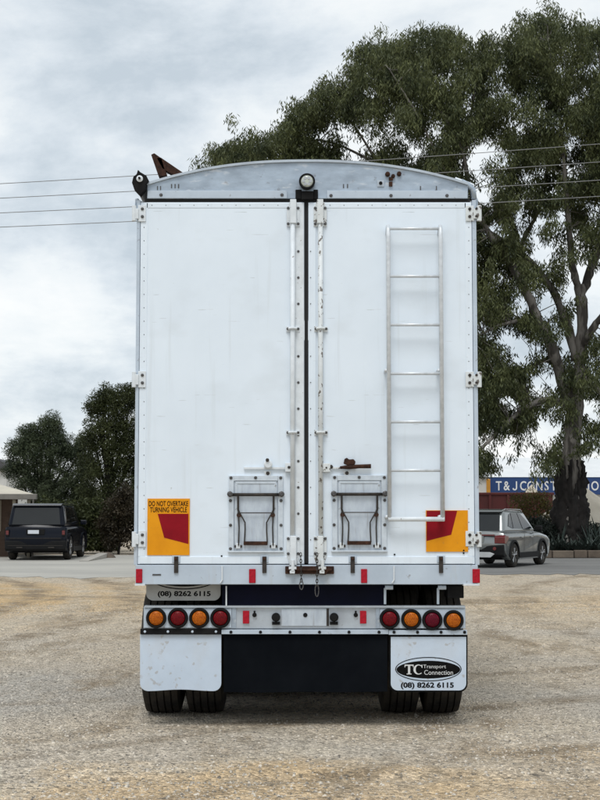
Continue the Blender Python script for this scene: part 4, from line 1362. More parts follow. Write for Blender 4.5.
# ------------------------------------------------------------------ trees on the left
def tree(name, base, blobs, mat, label, cat='tree', leaf=(0.16, 0.06), per=70, down=0.25, trunk_r=0.16, Yc=57.0, group=None, flat=0.9):
    """blobs: (px, py, radius px) of foliage masses; real depth is given to each"""
    b = P(base[0], base[1], Yc); b.z = 0
    t = thing(name, b, label, cat, group)
    s = F / Yc
    cs, rs = [], []
    for (px, py, pr) in blobs:
        R_ = pr / s
        c = P(px, py, Yc)
        m_ = int(16 + 34 * R_ * R_)
        for _ in range(m_):
            d = Vector((random.gauss(0, 1), random.gauss(0, 1), random.gauss(0, 1))).normalized() * R_ * random.random() ** 0.4
            q = c + d
            if q.z < 0.15: q.z = 0.15 + random.random() * .3
            cs.append(q); rs.append(random.uniform(0.18, 0.40))
        for _ in range(9):
            d = Vector((random.gauss(0, 1), random.gauss(0, 1), abs(random.gauss(0, 1)) * 1.2 - .2)).normalized() * R_ * random.uniform(1.05, 1.42)
            q = c + d
            if q.z > .3: cs.append(q); rs.append(random.uniform(0.09, 0.2))
    pts_ = clump_points(cs, rs, per, flat)
    pts_[:, 2] = np.maximum(pts_[:, 2], 0.2)
    leaf_mesh('crown', pts_, leaf[0], leaf[1], down, mat, t, Vector((b.x, b.y, 2.5)))
    top = min(blobs, key=lambda q: q[1])
    tp = P(top[0], top[1] + 6, Yc)
    mb = MB(); limb(mb, [(b.x, b.y, -0.1, trunk_r), (b.x + .1, b.y, tp.z * .35, trunk_r * .8), (tp.x, b.y, tp.z * .7, trunk_r * .5), (tp.x, b.y, tp.z, .02)], 8)
    mb.build('trunk', BARKD, t, smooth=True)
    mb = MB()
    for (px, py, pr) in blobs:
        c = P(px, py, Yc)
        limb(mb, [(b.x, b.y, max(.5, c.z * .4), trunk_r * .45), ((b.x + c.x) / 2, b.y + .3, c.z * .7, trunk_r * .3), (c.x, c.y, c.z, .02)], 6)
    mb.build('branches', BARKD, t, smooth=True)
    return t


OLIVE = leaf_material('olive_leaves', (0.026, 0.040, 0.022), (0.120, 0.145, 0.078), 1.4)
DKLEAF = leaf_material('dark_bush_leaves', (0.018, 0.025, 0.010), (0.090, 0.104, 0.038), 1.4)
BROWNL = leaf_material('dry_brown_leaves', (0.020, 0.016, 0.010), (0.062, 0.048, 0.026), 1.0)
tree('olive_tree', (38, 552), [(50, 424, 9), (42, 436, 12), (28, 436, 9), (58, 438, 12), (20, 450, 11), (36, 456, 17), (56, 458, 17), (72, 450, 12), (14, 470, 9), (30, 478, 16), (56, 484, 20), (76, 480, 14), (48, 505, 20), (74, 508, 18), (84, 448, 9), (86, 470, 12), (84, 494, 14)],
     OLIVE, 'feathery grey green tree rising behind the low verandah roof', leaf=(0.12, 0.026), down=-0.15, Yc=60.0, per=380)
tree('bushy_tree', (108, 552), [(104, 396, 10), (118, 400, 13), (132, 396, 12), (96, 408, 10), (108, 416, 15), (128, 420, 18), (92, 436, 14), (112, 442, 18), (134, 446, 18), (96, 466, 18), (120, 470, 20), (140, 474, 16), (100, 496, 20), (126, 500, 20), (106, 522, 18), (150, 430, 20), (155, 480, 22)],
     DKLEAF, 'broad dark green bushy tree against the trailer left side', leaf=(0.10, 0.034), down=0.2, Yc=58.0, per=330)
tree('dry_shrub', (118, 556), [(106, 522, 9), (116, 506, 10), (127, 500, 12), (126, 520, 13), (114, 536, 10), (132, 536, 12), (145, 520, 12)],
     BROWNL, 'brown dry shrub low beside the trailer left edge', 'shrub', leaf=(0.13, 0.05), down=0.3, trunk_r=.05, Yc=55.0, per=130)
tree('hedge', (70, 556), [(x_, y_, 13) for x_ in range(40, 112, 11) for y_ in (516, 534, 545)],
     DKLEAF, 'black green hedge growing behind the dark car', 'hedge', leaf=(0.14, 0.06), down=0.15, trunk_r=.07, Yc=56.0, per=130)

# leaf litter mound along the back edge of the lane
# ------------------------------------------------------------------ verandah house at the far left
BRICK = pm('brown_brickwork', (0.13, 0.085, 0.062), (0.085, 0.055, 0.042), scale=3, rough=0.9, bump=0.3, bscale=12, stretch=(1, 1, 3))
CREAM = pm('cream_roof_paint', (0.56, 0.52, 0.42), (0.47, 0.43, 0.35), scale=2, rough=0.6)
FASC = pm('taupe_fascia_paint', (0.20, 0.185, 0.16), (0.15, 0.14, 0.12), scale=4, rough=0.6)
POST = pm('cream_post_paint', (0.42, 0.37, 0.28), (0.34, 0.30, 0.23), scale=5, rough=0.7)
HY = 50.5
hb = P(35.5, 556, HY); hb.z = 0
house = thing('brick_house', hb, 'low brown brick house with cream verandah roof at the left edge', 'house')
ev = P(35.5, 497, HY); zb_, zt_ = P(0, 499.5, HY).z, P(0, 494.5, HY).z
xw = P(-190, 500, HY).x
rx1 = ev.x
ridge_z = P(0, 474, HY + 3).z
mb = MB().add([(xw, HY, zt_), (rx1, HY, zt_), (rx1, HY + 7, zt_), (xw, HY + 7, zt_), (rx1 - 2.6, HY + 3.5, ridge_z), (xw, HY + 3.5, ridge_z)],
              [(0, 1, 4, 5), (1, 2, 4), (2, 3, 5, 4), (3, 0, 5), (0, 3, 2, 1)])
rf = mb.build('roof', CREAM, house)
MB().box(xw, rx1 + 0.03, HY - 0.06, HY - 0.002, zb_, zt_ + 0.02).build('gutter', FASC, rf, bevel=0.015)
MB().box(rx1 + 0.002, rx1 + 0.06, HY, HY + 7, zb_, zt_ + 0.02).build('gutter', FASC, rf, bevel=0.015)
wx = P(26, 520, HY + 1.6).x
w_ob = MB().box(xw + .1, wx, HY + 1.6, HY + 6.6, 0, zt_ - 0.02).build('wall', BRICK, house)
for px in (15.6, 30.2):
    c = P(px, 520, HY + 0.25)
    MB().box(c.x - 0.055, c.x + 0.055, c.y - 0.055, c.y + 0.055, 0, zt_ - .01).build('post', POST, house)
c = P(33.2, 520, HY + 0.05)
MB().tube([(c.x, HY - 0.03, zb_), (c.x, HY + 0.02, zb_ - .25), (c.x, HY + 0.02, 0.02)], 0.03, 8).build('downpipe', FASC, house)
wn = MB(); wn.box(P(3, 520, HY + 1.55).x, P(10, 520, HY + 1.55).x, HY + 1.56, HY + 1.599, 0.9, 2.0)
DGLASS = pm('dark_window_glass', (0.012, 0.014, 0.016), (0.02, 0.022, 0.024), scale=2, rough=0.08)
wo = wn.build('window', POST, house)
MB().box(P(3, 520, HY + 1.55).x + .05, P(10, 520, HY + 1.55).x - .05, HY + 1.545, HY + 1.558, 0.95, 1.95).build('pane', DGLASS, wo)

house.rotation_euler = (0, 0, R(10.8))
# pale gable and dish peeping over the verandah roof
WALLW = pm('white_render', (0.62, 0.62, 0.60), (0.52, 0.52, 0.5), scale=1.5, rough=0.8)
ROOFD = pm('dark_roof_tiles', (0.07, 0.07, 0.075), (0.045, 0.045, 0.05), scale=6, rough=0.8, bump=0.3, bscale=20)
FY = 78.0
fb = P(-8, 540, FY); fb.z = 0
far = thing('white_house', fb, 'white house with dark rounded roof far behind the verandah roof', 'house')
z1_ = P(0, 470, FY).z
x0_, x1_ = P(-60, 500, FY).x, P(6, 500, FY).x
MB().box(x0_, x1_, FY, FY + 6, 0, z1_).build('wall', WALLW, far)
mb = MB()
ptsr = [(x0_ - .2, z1_)] + [(P(-14 + 22 * math.cos(R(a)), 470 - 13 * math.sin(R(a)), FY).x, P(0, 470 - 13 * math.sin(R(a)), FY).z) for a in range(180, -1, -15)]
mb.prism(ptsr, FY - 0.3, FY + 6.3)
mb.build('roof', ROOFD, far)

# ------------------------------------------------------------------ right background: planted bed, yard behind
STONE = pm('bed_edging_stone', (0.135, 0.105, 0.08), (0.075, 0.058, 0.045), scale=2.5, rough=0.95, bump=0.5, bscale=14, world=True)
SOIL = pm('dark_garden_soil', (0.035, 0.027, 0.02), (0.06, 0.045, 0.032), scale=3, rough=0.95)
BY = 50.3
bx0, bx1 = P(532, 555, BY).x, P(760, 555, BY).x
bed = thing('garden_bed', ((bx0 + bx1) / 2, BY + 2, 0), 'raised garden bed with brown stone edging under the gum tree', 'garden bed')
zt_ = P(0, 550.3, BY).z
xx = bx0
stone_mats = [STONE, pm('bed_edging_stone_pale', (0.16, 0.128, 0.098), (0.10, 0.08, 0.062), scale=2.5, rough=0.95, bump=0.5, bscale=14, world=True)]
k = 0
while xx < bx1:
    wl_ = random.uniform(0.42, 0.75)
    h_ = zt_ + random.uniform(-0.03, 0.02)
    MB().box(xx + 0.012, xx + wl_ - 0.012, BY + random.uniform(-.03, .03), BY + 0.26, 0, h_).build('edging_stone', stone_mats[k % 3 == 1], bed, bevel=0.03)
    xx += wl_; k += 1
yy = BY + 0.27
while yy < BY + 4:
    wl_ = random.uniform(0.42, 0.75)
    MB().box(bx0 + random.uniform(0, .04), bx0 + .25, yy + .012, yy + wl_ - .012, 0, zt_ + random.uniform(-.03, .02)).build('edging_stone', stone_mats[k % 3 == 1], bed, bevel=0.03)
    yy += wl_; k += 1
MB().box(bx0 + 0.26, bx1, BY + 0.27, BY + 6, 0, zt_ - 0.06).build('soil', SOIL, bed)

AGAVE = pm('agave_leaf', (0.028, 0.042, 0.036), (0.062, 0.082, 0.070), scale=2, rough=0.5, world=True)


def agave(px, py, h, n, spread, Yp, label, up=0.5, wid=0.06):
    b = P(px, py, Yp); b.z = zt_ - 0.07
    mb = MB()
    for i in range(n):
        az = 2 * math.pi * i / n * 1.618 * 3 + random.uniform(-.2, .2)
        el = up + (1 - up) * random.random()
        ln = h * random.uniform(0.7, 1.05)
        d = Vector((math.cos(az) * spread, math.sin(az) * spread, 1)) if el > .8 else Vector((math.cos(az), math.sin(az), el * 1.2))
        d.normalize()
        side = d.cross(Vector((0, 0, 1))).normalized() if abs(d.z) < .99 else Vector((1, 0, 0))
        nrm = side.cross(d)
        seg = 4
        L_, R_, M_ = [], [], []
        for s in range(seg + 1):
            t = s / seg
            wv = wid * (1 - t) ** 0.7 * (0.7 + 0.6 * t) + 0.002
            c = b + d * ln * t + Vector((d.x, d.y, 0)) * 0.12 * ln * t * t - Vector((0, 0, 1)) * 0.10 * ln * t * t
            L_.append(c - side * wv); R_.append(c + side * wv); M_.append(c - nrm * wv * .45)
        base = len(mb.v)
        mb.v += [tuple(q) for q in L_ + M_ + R_]
        for s in range(seg):
            for off in (0, seg + 1):
                mb.f.append((base + off + s, base + off + s + 1, base + off + seg + 2 + s, base + off + seg + 1 + s))
    c0 = b
    o = mb.build('agave_plant', AGAVE, None, fixn=False)
    tag(o, label, 'plant', 'spiky plants in the raised bed')
    return o


ORD = ('first', 'second', 'third', 'fourth', 'fifth', 'sixth', 'seventh', 'eighth', 'ninth', 'tenth', 'eleventh')
for i in range(11):
    px = 548 + i * 5.0 + random.uniform(-.8, .8)
    agave(px, 548, random.uniform(0.55, 0.95), 16, 0.6, BY + random.uniform(0.6, 1.7),
          'low dark spiky plant, %s from the left along the stone edging' % ORD[i])
for px, hh, nm in ((591, 1.35, 'just right of the gum trunk'), (600, 1.5, 'at the right picture edge')):
    agave(px, 545, hh, 12, 0.35, BY + 1.9, 'tall dark spiky strap leaved plant %s' % nm, up=.75)
agave(560, 545, 1.35, 5, 0.22, BY + 1.6, 'pale upright agave with few long leaves against the gum trunk', up=0.9, wid=0.075)

LOWL = leaf_material('low_shrub_leaves', (0.014, 0.020, 0.016), (0.046, 0.058, 0.046), 1.5)
YELL = leaf_material('yellowing_shrub_leaves', (0.05, 0.055, 0.02), (0.20, 0.16, 0.045), 1.2)
tree('bed_shrub', (548, 552), [(x_, y_, 8) for x_ in range(538, 660, 9) for y_ in (536, 545)], LOWL,
     'dark ground hugging shrubs filling the stone edged bed', 'shrub', leaf=(0.13, 0.05), down=-0.1, trunk_r=.04, Yc=BY + 2.6, per=110)
tree('grey_leaved_shrub', (536, 552), [(532, 526, 5), (545, 528, 8), (536, 536, 7), (547, 538, 9)], LOWL,
     'dark blue green shrub behind the grey car bonnet', 'shrub', leaf=(0.14, 0.05), down=-0.1, trunk_r=.05, Yc=54.5, per=120)
tree('yellowing_shrub', (540, 552), [(520, 505, 8), (530, 500, 9), (541, 502, 10), (549, 508, 9), (526, 516, 8), (538, 518, 10), (548, 522, 8)], YELL,
     'yellowing loose shrub between grey car and gum trunk', 'shrub', leaf=(0.14, 0.04), down=0.2, trunk_r=.03, Yc=58.0, per=46)

# ---- long blue signed trailer / depot wall
WY = 76.0
BLUE = pm('blue_sign_paint', (0.012, 0.045, 0.16), (0.016, 0.055, 0.18), scale=1, rough=0.5)
SIGNW = pm('white_sign_lettering', (0.75, 0.76, 0.76), (0.68, 0.69, 0.69), scale=3, rough=0.5)
dep = thing('depot_shed', (P(560, 545, WY).x, WY + 4, 0), 'long white shed with blue fascia sign across the background', 'shed')
sx0, sx1 = P(489.5, 500, WY).x, P(700, 500, WY).x
zA, zB, zC, zD = P(0, 464, WY).z, P(0, 477, WY).z, P(0, 494.5, WY).z, 0
MB().box(sx0 - 2.2, sx1, WY + 0.1, WY + 9, 0, zB - 0.02).build('wall', WALLW, dep)
WROOF = pm('white_roof_sheet', (0.72, 0.73, 0.73), (0.62, 0.64, 0.65), scale=1, rough=0.5)
mb = MB().prism_x([(WY - 0.1, zB - .01), (WY + 4.5, zA + 0.5), (WY + 9.2, zB - .01)], sx0 - 2.4, sx1 + .2)
mb.build('roof', WROOF, dep)
sg = MB().box(sx0, sx1, WY - 0.08, WY + 0.09, zC, zB - 0.03).build('fascia_sign', BLUE, dep)
mb = MB()
cols = [('T', 498.8), ('&', 506.8), ('J', 514.6), ('C', 523.2), ('O', 531), ('N', 539.2), ('S', 546.6), ('T', 553.6), ('R', 561), ('U', 569), ('C', 576.6), ('T', 583.2), ('I', 588.6), ('O', 595), ('N', 603.6)]
hgt = 9.0 * WY / F
for ch, px in cols:
    p = P(px, 485.8, WY - 0.09)
    if ch == 'J':
        u = hgt / 7.0
        hook = [(1.0, 3.5), (2.0, 3.5), (2.0, -1.8), (1.6, -2.9), (0.6, -3.5), (-0.5, -3.5), (-1.4, -2.9), (-1.7, -1.9), (-0.75, -1.7), (-0.5, -2.3), (0.0, -2.55), (0.6, -2.4), (1.0, -1.8)]
        mb.add([(p.x + a * u, WY - 0.085, p.z + b * u) for a, b in hook], [(0, 1, 2, 12), (2, 3, 11, 12), (3, 4, 10, 11), (4, 5, 9, 10), (5, 6, 9), (6, 7, 8, 9)])
        continue
    vs_, fs_, ext = text_faces(ch, 1.0, 0.014)
    s_ = hgt / 0.70
    mb.add([(p.x + a * s_ * .76, WY - 0.085, p.z + b * s_) for a, b in vs_], fs_)
mb.build('lettering', SIGNW, sg, fixn=False)
ORANGE = pm('orange_post_paint', (0.55, 0.26, 0.03), (0.42, 0.19, 0.02), scale=4, rough=0.6)
o = MB().box(P(486.5, 490, WY - .5).x, P(490.2, 490, WY - .5).x, WY - 0.6, WY - 0.42, 0, P(0, 479, WY - .5).z).build('orange_post', ORANGE, None, bevel=0.02)
tag(o, 'orange post at the end of the blue sign', 'post')
MAROON = pm('maroon_container_paint', (0.105, 0.016, 0.016), (0.075, 0.014, 0.014), scale=1.5, rough=0.55)
KY = 68.0
ct = thing('skip_bin', (P(500, 540, KY).x, KY + 1.2, 0), 'long maroon skip bin behind the grey car roof', 'skip bin')
cx0_, cx1_ = P(462, 500, KY).x, P(553, 500, KY).x
ck = P(0, 492.5, KY).z
MB().box(cx0_, cx1_, KY, KY + 2.4, 0.15, ck - .12).build('body', MAROON, ct, bevel=0.02)
MB().box(cx0_ - .05, cx1_ + .05, KY - .06, KY + 2.46, ck - .118, ck).build('rim', MAROON, ct, bevel=0.02)
xq = cx0_ + .4
while xq < cx1_ - .2:
    MB().box(xq, xq + .12, KY - .07, KY - .002, .15, ck - .12).build('rib', MAROON, ct); xq += .85
for sx_ in (cx0_ + .3, cx1_ - .5):
    MB().box(sx_, sx_ + .2, KY + .05, KY + 2.35, 0, .149).build('skid', BLACK, ct)

SANDM = pm('pale_sand', (0.56, 0.51, 0.42), (0.47, 0.42, 0.34), scale=1.5, rough=0.95, bump=0.5, bscale=8)


def heap(cx, cy, rx, ry, h, label):
    mb = MB(); nr, na = 9, 28
    vs = [(cx, cy, h)]
    for i in range(1, nr + 1):
        for k in range(na):
            t = i / nr; a = 2 * math.pi * k / na
            zz = h * (1 - t) ** 1.05 + 0.05 * random.gauss(0, 1) * (1 - t)
            jr = 1 + 0.07 * math.sin(3 * a + cx) + 0.03 * random.gauss(0, 1)
            vs.append((cx + rx * t * math.cos(a) * jr, cy + ry * t * math.sin(a) * jr, max(zz, -0.02)))
    fs = [(0, 1 + k, 1 + (k + 1) % na) for k in range(na)]
    for i in range(nr - 1):
        for k in range(na):
            k2 = (k + 1) % na
            fs.append((1 + i * na + k, 1 + (i + 1) * na + k, 1 + (i + 1) * na + k2, 1 + i * na + k2))
    mb.add(vs, fs)
    o = mb.build('sand_heap', SANDM, None, smooth=True)
    tag(o, label, 'sand heap', 'pale sand heaps in the yard')


SY = 64.0
heap(P(584, 520, SY).x, SY + .4, 3.6, 2.8, P(0, 484, SY).z, 'tall pale sand heap right of the gum trunk')
heap(P(532, 500, 72.6).x, 72.6, 2.3, 1.8, P(0, 484, 72.6).z, 'pale sand heap showing above the maroon bin')
# pale shed further off
PY_ = 100.0
fo = thing('distant_shed', (P(510, 530, PY_).x, PY_ + 3, 0), 'pale grey shed roof far behind the blue sign', 'shed')
MB().box(P(470, 500, PY_).x, P(524, 500, PY_).x, PY_, PY_ + 8, 0, P(0, 462, PY_).z).build('wall', WALLW, fo)
MB().box(P(468, 500, PY_).x, P(526, 500, PY_).x, PY_ - .3, PY_ + 8.3, P(0, 461.9, PY_).z, P(0, 459, PY_).z).build('roof', WROOF, fo)

# ------------------------------------------------------------------ cars
PAINTD = pm('near_black_car_paint', (0.0035, 0.005, 0.010), (0.004, 0.006, 0.012), scale=2, rough=0.15, spec=0.2)
PAINTG = pm('grey_car_paint', (0.23, 0.245, 0.245), (0.21, 0.225, 0.225), scale=2, rough=0.25, metal=0.6, coat=0.8)
PLASTIC = pm('black_trim_plastic', (0.006, 0.006, 0.007), (0.010, 0.010, 0.010), scale=5, rough=0.6, spec=0.15)
GLASS = pm('tinted_car_glass', (0.006, 0.008, 0.009), (0.010, 0.012, 0.013), scale=2, rough=0.04, spec=0.5)
SKID = pm('silver_skid_plate', (0.55, 0.56, 0.57), (0.48, 0.49, 0.5), scale=5, rough=0.35, metal=0.5)
PLATE = pm('number_plate_white', (0.62, 0.65, 0.70), (0.55, 0.58, 0.62), scale=8, rough=0.5)
TAIL = pm('car_tail_lamp_red', (0.13, 0.010, 0.012), (0.09, 0.008, 0.01), scale=20, rough=0.2, coat=0.5)


def suv(name, label, L_, W_, H_, paint, wb, ro, loc, heading, style):
    root = thing(name, (0, 0, 0), label, 'car')
    r_w = 0.40 if style == 'big' else 0.345
    zb = H_ * 0.60                       # belt line
    yr, yf_ = ro, ro + wb
    hw_ = W_ / 2

    def arch(yc):
        return [(yc + (r_w + .055) * math.cos(R(a)), r_w + (r_w + .055) * math.sin(R(a))) for a in range(-18, 199, 12)]

    zs = 0.30
    back = [(0.06, 0.42), (0.0, 0.52), (-0.01, 0.72), (0.03, zb - .12), (0.09, zb)]
    hood = [(L_ * .70, zb + .01), (L_ * .80, zb - .02), (L_ * .93, zb - .10), (L_ - .04, zb - .24), (L_, .62), (L_ - .03, .40), (L_ - .15, zs)]
    outline_ = back + hood + arch(yf_) + arch(yr)
    mb = MB()
    n = len(outline_)
    nfix = len(back) + len(hood)
    secs = []
    for xo_, dl in ((-hw_ + .02, .17), (-hw_, .10), (-hw_ + .025, .045), (-hw_ + .09, .015), (-hw_ + .22, 0), (-hw_ * .4, -.03), (0, -.045), (hw_ * .4, -.03), (hw_ - .22, 0), (hw_ - .09, .015), (hw_ - .025, .045), (hw_, .10), (hw_ - .02, .17)):
        ring = []
        for i, (a, b) in enumerate(outline_):
            if i < nfix:
                if a < L_ * .35: a = a + dl * (.9 if b < zb - .05 else .6)
                elif a > L_ * .9: a = a - dl * 1.3
                if b > .7: b = b - dl * max(0.0, min(1.0, (b - .7) / .25))
            ring.append((xo_, a, b))
        secs.append(ring)
    mb.v = [p for r_ in secs for p in r_]
    for j in range(len(secs) - 1):
        for i in range(n):
            mb.f.append((j * n + i, j * n + (i + 1) % n, (j + 1) * n + (i + 1) % n, (j + 1) * n + i))
    mb.f.append(tuple(range(n))); mb.f.append(tuple(range((len(secs) - 1) * n, len(secs) * n))[::-1])
    body = mb.build('body', paint, root, smooth=True)
    body.data.set_sharp_from_angle(angle=R(48))
    # greenhouse
    if style == 'big':
        y0b, y1b, y0t, y1t = 0.10, L_ * .73, 0.30, L_ * .59
        inset = .20
    else:
        y0b, y1b, y0t, y1t = 0.12, L_ * .72, 0.50, L_ * .52
        inset = .21
    xb_, xt_ = hw_ - .065, hw_ - inset + .01
    q = [(-xb_, y0b, zb - .02), (xb_, y0b, zb - .02), (xb_, y1b, zb - .02), (-xb_, y1b, zb - .02),
         (-xt_, y0t, H_ - .02), (xt_, y0t, H_ - .02), (xt_, y1t, H_ - .05), (-xt_, y1t, H_ - .05)]
    mb = MB().add(q, [(0, 3, 2, 1), (4, 5, 6, 7), (0, 1, 5, 4), (2, 3, 7, 6), (1, 2, 6, 5), (3, 0, 4, 7)])
    cab = mb.build('cabin', paint, root, bevel=0.11, seg=5)
    for p_ in cab.data.polygons: p_.use_smooth = True

    V_ = lambda i: Vector(q[i])

    def panel(nm, i00, i10, i11, i01, u0, u1, v0, v1, mt, par=root, th=.012, cut=None):
        """panel on the cabin side given by corners, in bilinear coordinates"""
        def at(u, v): return V_(i00).lerp(V_(i10), u).lerp(V_(i01).lerp(V_(i11), u), v)
        uv = cut or [(u0, v0), (u1, v0), (u1, v1), (u0, v1)]
        nn = (V_(i10) - V_(i00)).cross(V_(i01) - V_(i00)).normalized()
        cc = (V_(i00) + V_(i11)) / 2
        if nn.dot(cc - Vector((0, L_ * .4, zb + .2))) < 0: nn = -nn
        ps = [at(*k) for k in uv]
        m_ = MB().add([p + nn * th for p in ps] + [p - nn * .01 for p in ps],
                      [tuple(range(len(ps)))] + [(i, (i + 1) % len(ps), (i + 1) % len(ps) + len(ps), i + len(ps)) for i in range(len(ps))])
        return m_.build(nm, mt, par)

    panel('rear_window', 0, 1, 5, 4, .08, .92, .10, .84, GLASS)
    panel('windscreen', 2, 3, 7, 6, .06, .94, .08, .94, GLASS)
    for (a, b, c, d) in ((1, 2, 6, 5), (0, 3, 7, 4)):
        if style == 'big':
            cuts = [[(.08, .18), (.30, .18), (.30, .88), (.13, .88)], [(.325, .18), (.60, .18), (.60, .88), (.325, .88)], [(.625, .18), (.93, .18), (.80, .60), (.70, .88), (.625, .88)]]
        else:
            cuts = [[(.13, .30), (.27, .20), (.27, .86), (.20, .80)], [(.295, .20), (.57, .18), (.57, .88), (.295, .88)], [(.595, .18), (.92, .18), (.84, .60), (.74, .86), (.595, .88)]]
        for cu in cuts: panel('side_window', a, b, c, d, 0, 0, 0, 0, GLASS, cut=cu)
    # roof rails and spoiler
    for sx in (-1, 1):
        MB().tube([(sx * (xt_ - .03), y0t + .1, H_ - .02), (sx * (xt_ - .03), y0t + .2, H_ + .002), (sx * (xt_ - .03), y1t - .2, H_ - .012), (sx * (xt_ - .03), y1t - .05, H_ - .06)], .014, 6).build('roof_rail', SKID if style != 'big' else PLASTIC, root)
    MB().prism_x([(y0t - .14, H_ - .075), (y0t - .12, H_ - .04), (y0t + .12, H_ + .005), (y0t + .12, H_ - .04)], -xt_ + .02, xt_ - .02).build('spoiler', paint, root, bevel=.01)
    # lower bumper, skid, sills
    MB().prism_x([(-.035, .36), (-.03, .64), (.02, .66), (.35, .60), (.35, .33), (.05, .30)], -hw_ + .03, hw_ - .03).build('rear_bumper', PLASTIC, root, bevel=.03)
    if style != 'big':
        mb = MB().prism([(-.50, .30), (.50, .30), (.62, .40), (.48, .45), (-.48, .45), (-.62, .40)], -.06, -.03)
        mb.build('skid_plate', SKID, root, bevel=.01)
        for sx in (-1, 1):
            MB().lathe([(.05, 0), (.05, -.02), (0, -.02)], (sx * .62, -.036, .55), 'Y', 12).build('fog_lamp', TAIL, root)
    for sx in (-1, 1):
        MB().box(sx * (hw_ - .02), sx * (hw_ + .012), yr + r_w + .07, yf_ - r_w - .07, .26, .42).build('side_sill', PLASTIC, root, bevel=.01)
        for yc in (yr, yf_):
            mb = MB()
            ri, ro_ = r_w + .035, r_w + .095
            arcp = [(yc + ro_ * math.cos(R(a)), r_w + ro_ * math.sin(R(a))) for a in range(-5, 186, 10)] + [(yc + ri * math.cos(R(a)), r_w + ri * math.sin(R(a))) for a in range(185, -6, -10)]
            m_ = len(arcp) // 2
            vs = [(sx * (hw_ - .03), a, b) for a, b in arcp] + [(sx * (hw_ + .012), a, b) for a, b in arcp]
            nn = len(arcp)
            fs = []
            for i in range(m_ - 1):
                fs.append((i + nn, i + 1 + nn, nn - 2 - i + nn, nn - 1 - i + nn))
                fs.append((i, i + 1, i + 1 + nn, i + nn)); fs.append((nn - 1 - i, nn - 2 - i, nn - 2 - i + nn, nn - 1 - i + nn))
            mb.add(vs, fs)
            mb.build('wheel_arch', PLASTIC if style != 'big' else paint, root)
        # tail lamps wrapping the corner
        if style == 'big':
            MB().box(sx * (hw_ - .16), sx * (hw_ - .05), -.028, .05, .78, zb - .1).build('tail_lamp', PLASTIC, root, bevel=.015)
        else:
            MB().prism_x([(-.03, zb - .30), (-.035, zb - .12), (.06, zb - .07), (.34, zb - .10), (.30, zb - .20), (.08, zb - .32)], sx * (hw_ - .30), sx * (hw_ + .008)).build('tail_lamp', TAIL, root, bevel=.012)
        # mirrors
        mb = MB().box(sx * (hw_ - .02), sx * (hw_ + .20), L_ * .635, L_ * .635 + .12, zb + .03, zb + .19)
        mb.build('mirror', paint if style == 'big' else PLASTIC, root, bevel=.035)
        for yd in (L_ * .33, L_ * .54):
            MB().box(sx * (hw_ - .01), sx * (hw_ + .022), yd, yd + .2, zb - .16, zb - .13).build('door_handle', paint, root, bevel=.006)
        for yd in (L_ * .405, L_ * .60):
            MB().box(sx * (hw_ - .001), sx * (hw_ + .0015), yd, yd + .010, .45, zb - .02).build('door_seam', PLASTIC, root)
    MB().box(-.30, .30, -.056, .03, zb - .28, zb - .09).build('plate_recess', PLASTIC if style == 'big' else PAINTG, root, bevel=.01)
    if style == 'big':
        pp = MB().box(-.24, .12, -.068, -.057, zb - .245, zb - .125).build('number_plate', PLATE, root)
        MB().box(-hw_ + .18, hw_ - .18, -.056, .03, zb - .40, zb - .385).build('tailgate_line', DSTEEL, root)
        MB().box(-hw_ + .12, hw_ - .12, -.044, .03, .475, .49).build('bumper_trim', DSTEEL, root)
        MB().box(-hw_ + .2, hw_ - .2, .055, .10, zb + .005, zb + .02).build('glass_trim', PLASTIC, root)
        MB().tube([(.05, .13, zb + .06), (-.32, .15, zb + .12)], .012, 5).build('wiper', PLASTIC, root)
        for sx in (-1, 1):
            MB().box(sx * (hw_ - .15), sx * (hw_ - .06), -.034, -.026, .84, zb - .14).build('tail_lamp_lens', TAIL, root)
            MB().box(sx * .42, sx * .62, -.05, .03, .40, .44).build('exhaust_tip', DSTEEL, root, bevel=.01)
    else:
        pp = MB().box(-.19, .19, -.068, -.057, zb - .27, zb - .12).build('number_plate', PLATE, root)
        MB().box(-hw_ + .30, hw_ - .30, -.05, .03, zb - .085, zb - .05).build('light_strip', TAIL, root)
    mb = MB()
    # wheels
    w0 = r0 = s0 = None
    for sx in (-1, 1):
        for yc in (yr, yf_):
            pos = Vector((sx * (hw_ - .115), yc, r_w))
            t_ = MB().lathe([(r_w * .66, -.10), (r_w * .90, -.115), (r_w * .985, -.09), (r_w, 0), (r_w * .985, .09), (r_w * .90, .115), (r_w * .66, .10)], pos, 'X', 32).build('wheel', RUBBER, root, smooth=True)
            MB().lathe([(r_w * .655, -sx * .05), (r_w * .655, sx * .095), (r_w * .60, sx * .10), (r_w * .57, sx * .03), (r_w * .1, sx * .03), (0, sx * .03)], pos, 'X', 28).build('rim', BLACK, t_, smooth=True)
            mb = MB()
            for k in range(5):
                a = R(90 + 72 * k)
                for da in (-.16, .16):
                    mb.tube([pos + Vector((sx * .085, .03 * math.cos(a), .03 * math.sin(a))), pos + Vector((sx * .095, r_w * .62 * math.cos(a + da), r_w * .62 * math.sin(a + da)))], .017, 5)
            mb.lathe([(.05, sx * .08), (.05, sx * .10), (0, sx * .105)], pos, 'X', 12)
            mb.build('spokes', CHROME, t_)
    # underbody
    MB().box(-hw_ + .22, hw_ - .22, .3, L_ - .25, .24, .5).build('underbody', BLACK, root)
    root.location = loc
    root.rotation_euler = (0, 0, heading)
    return root


# dark car: tail towards us, parked straight
cl_ = P(35.2, 555, 47.8)
suv('parked_suv', 'near black large SUV parked tail on before the hedge', 5.05, 2.05, 1.86, PAINTD, 3.0, 0.98, (cl_.x, 47.8, 0.0), R(0.5), 'big')
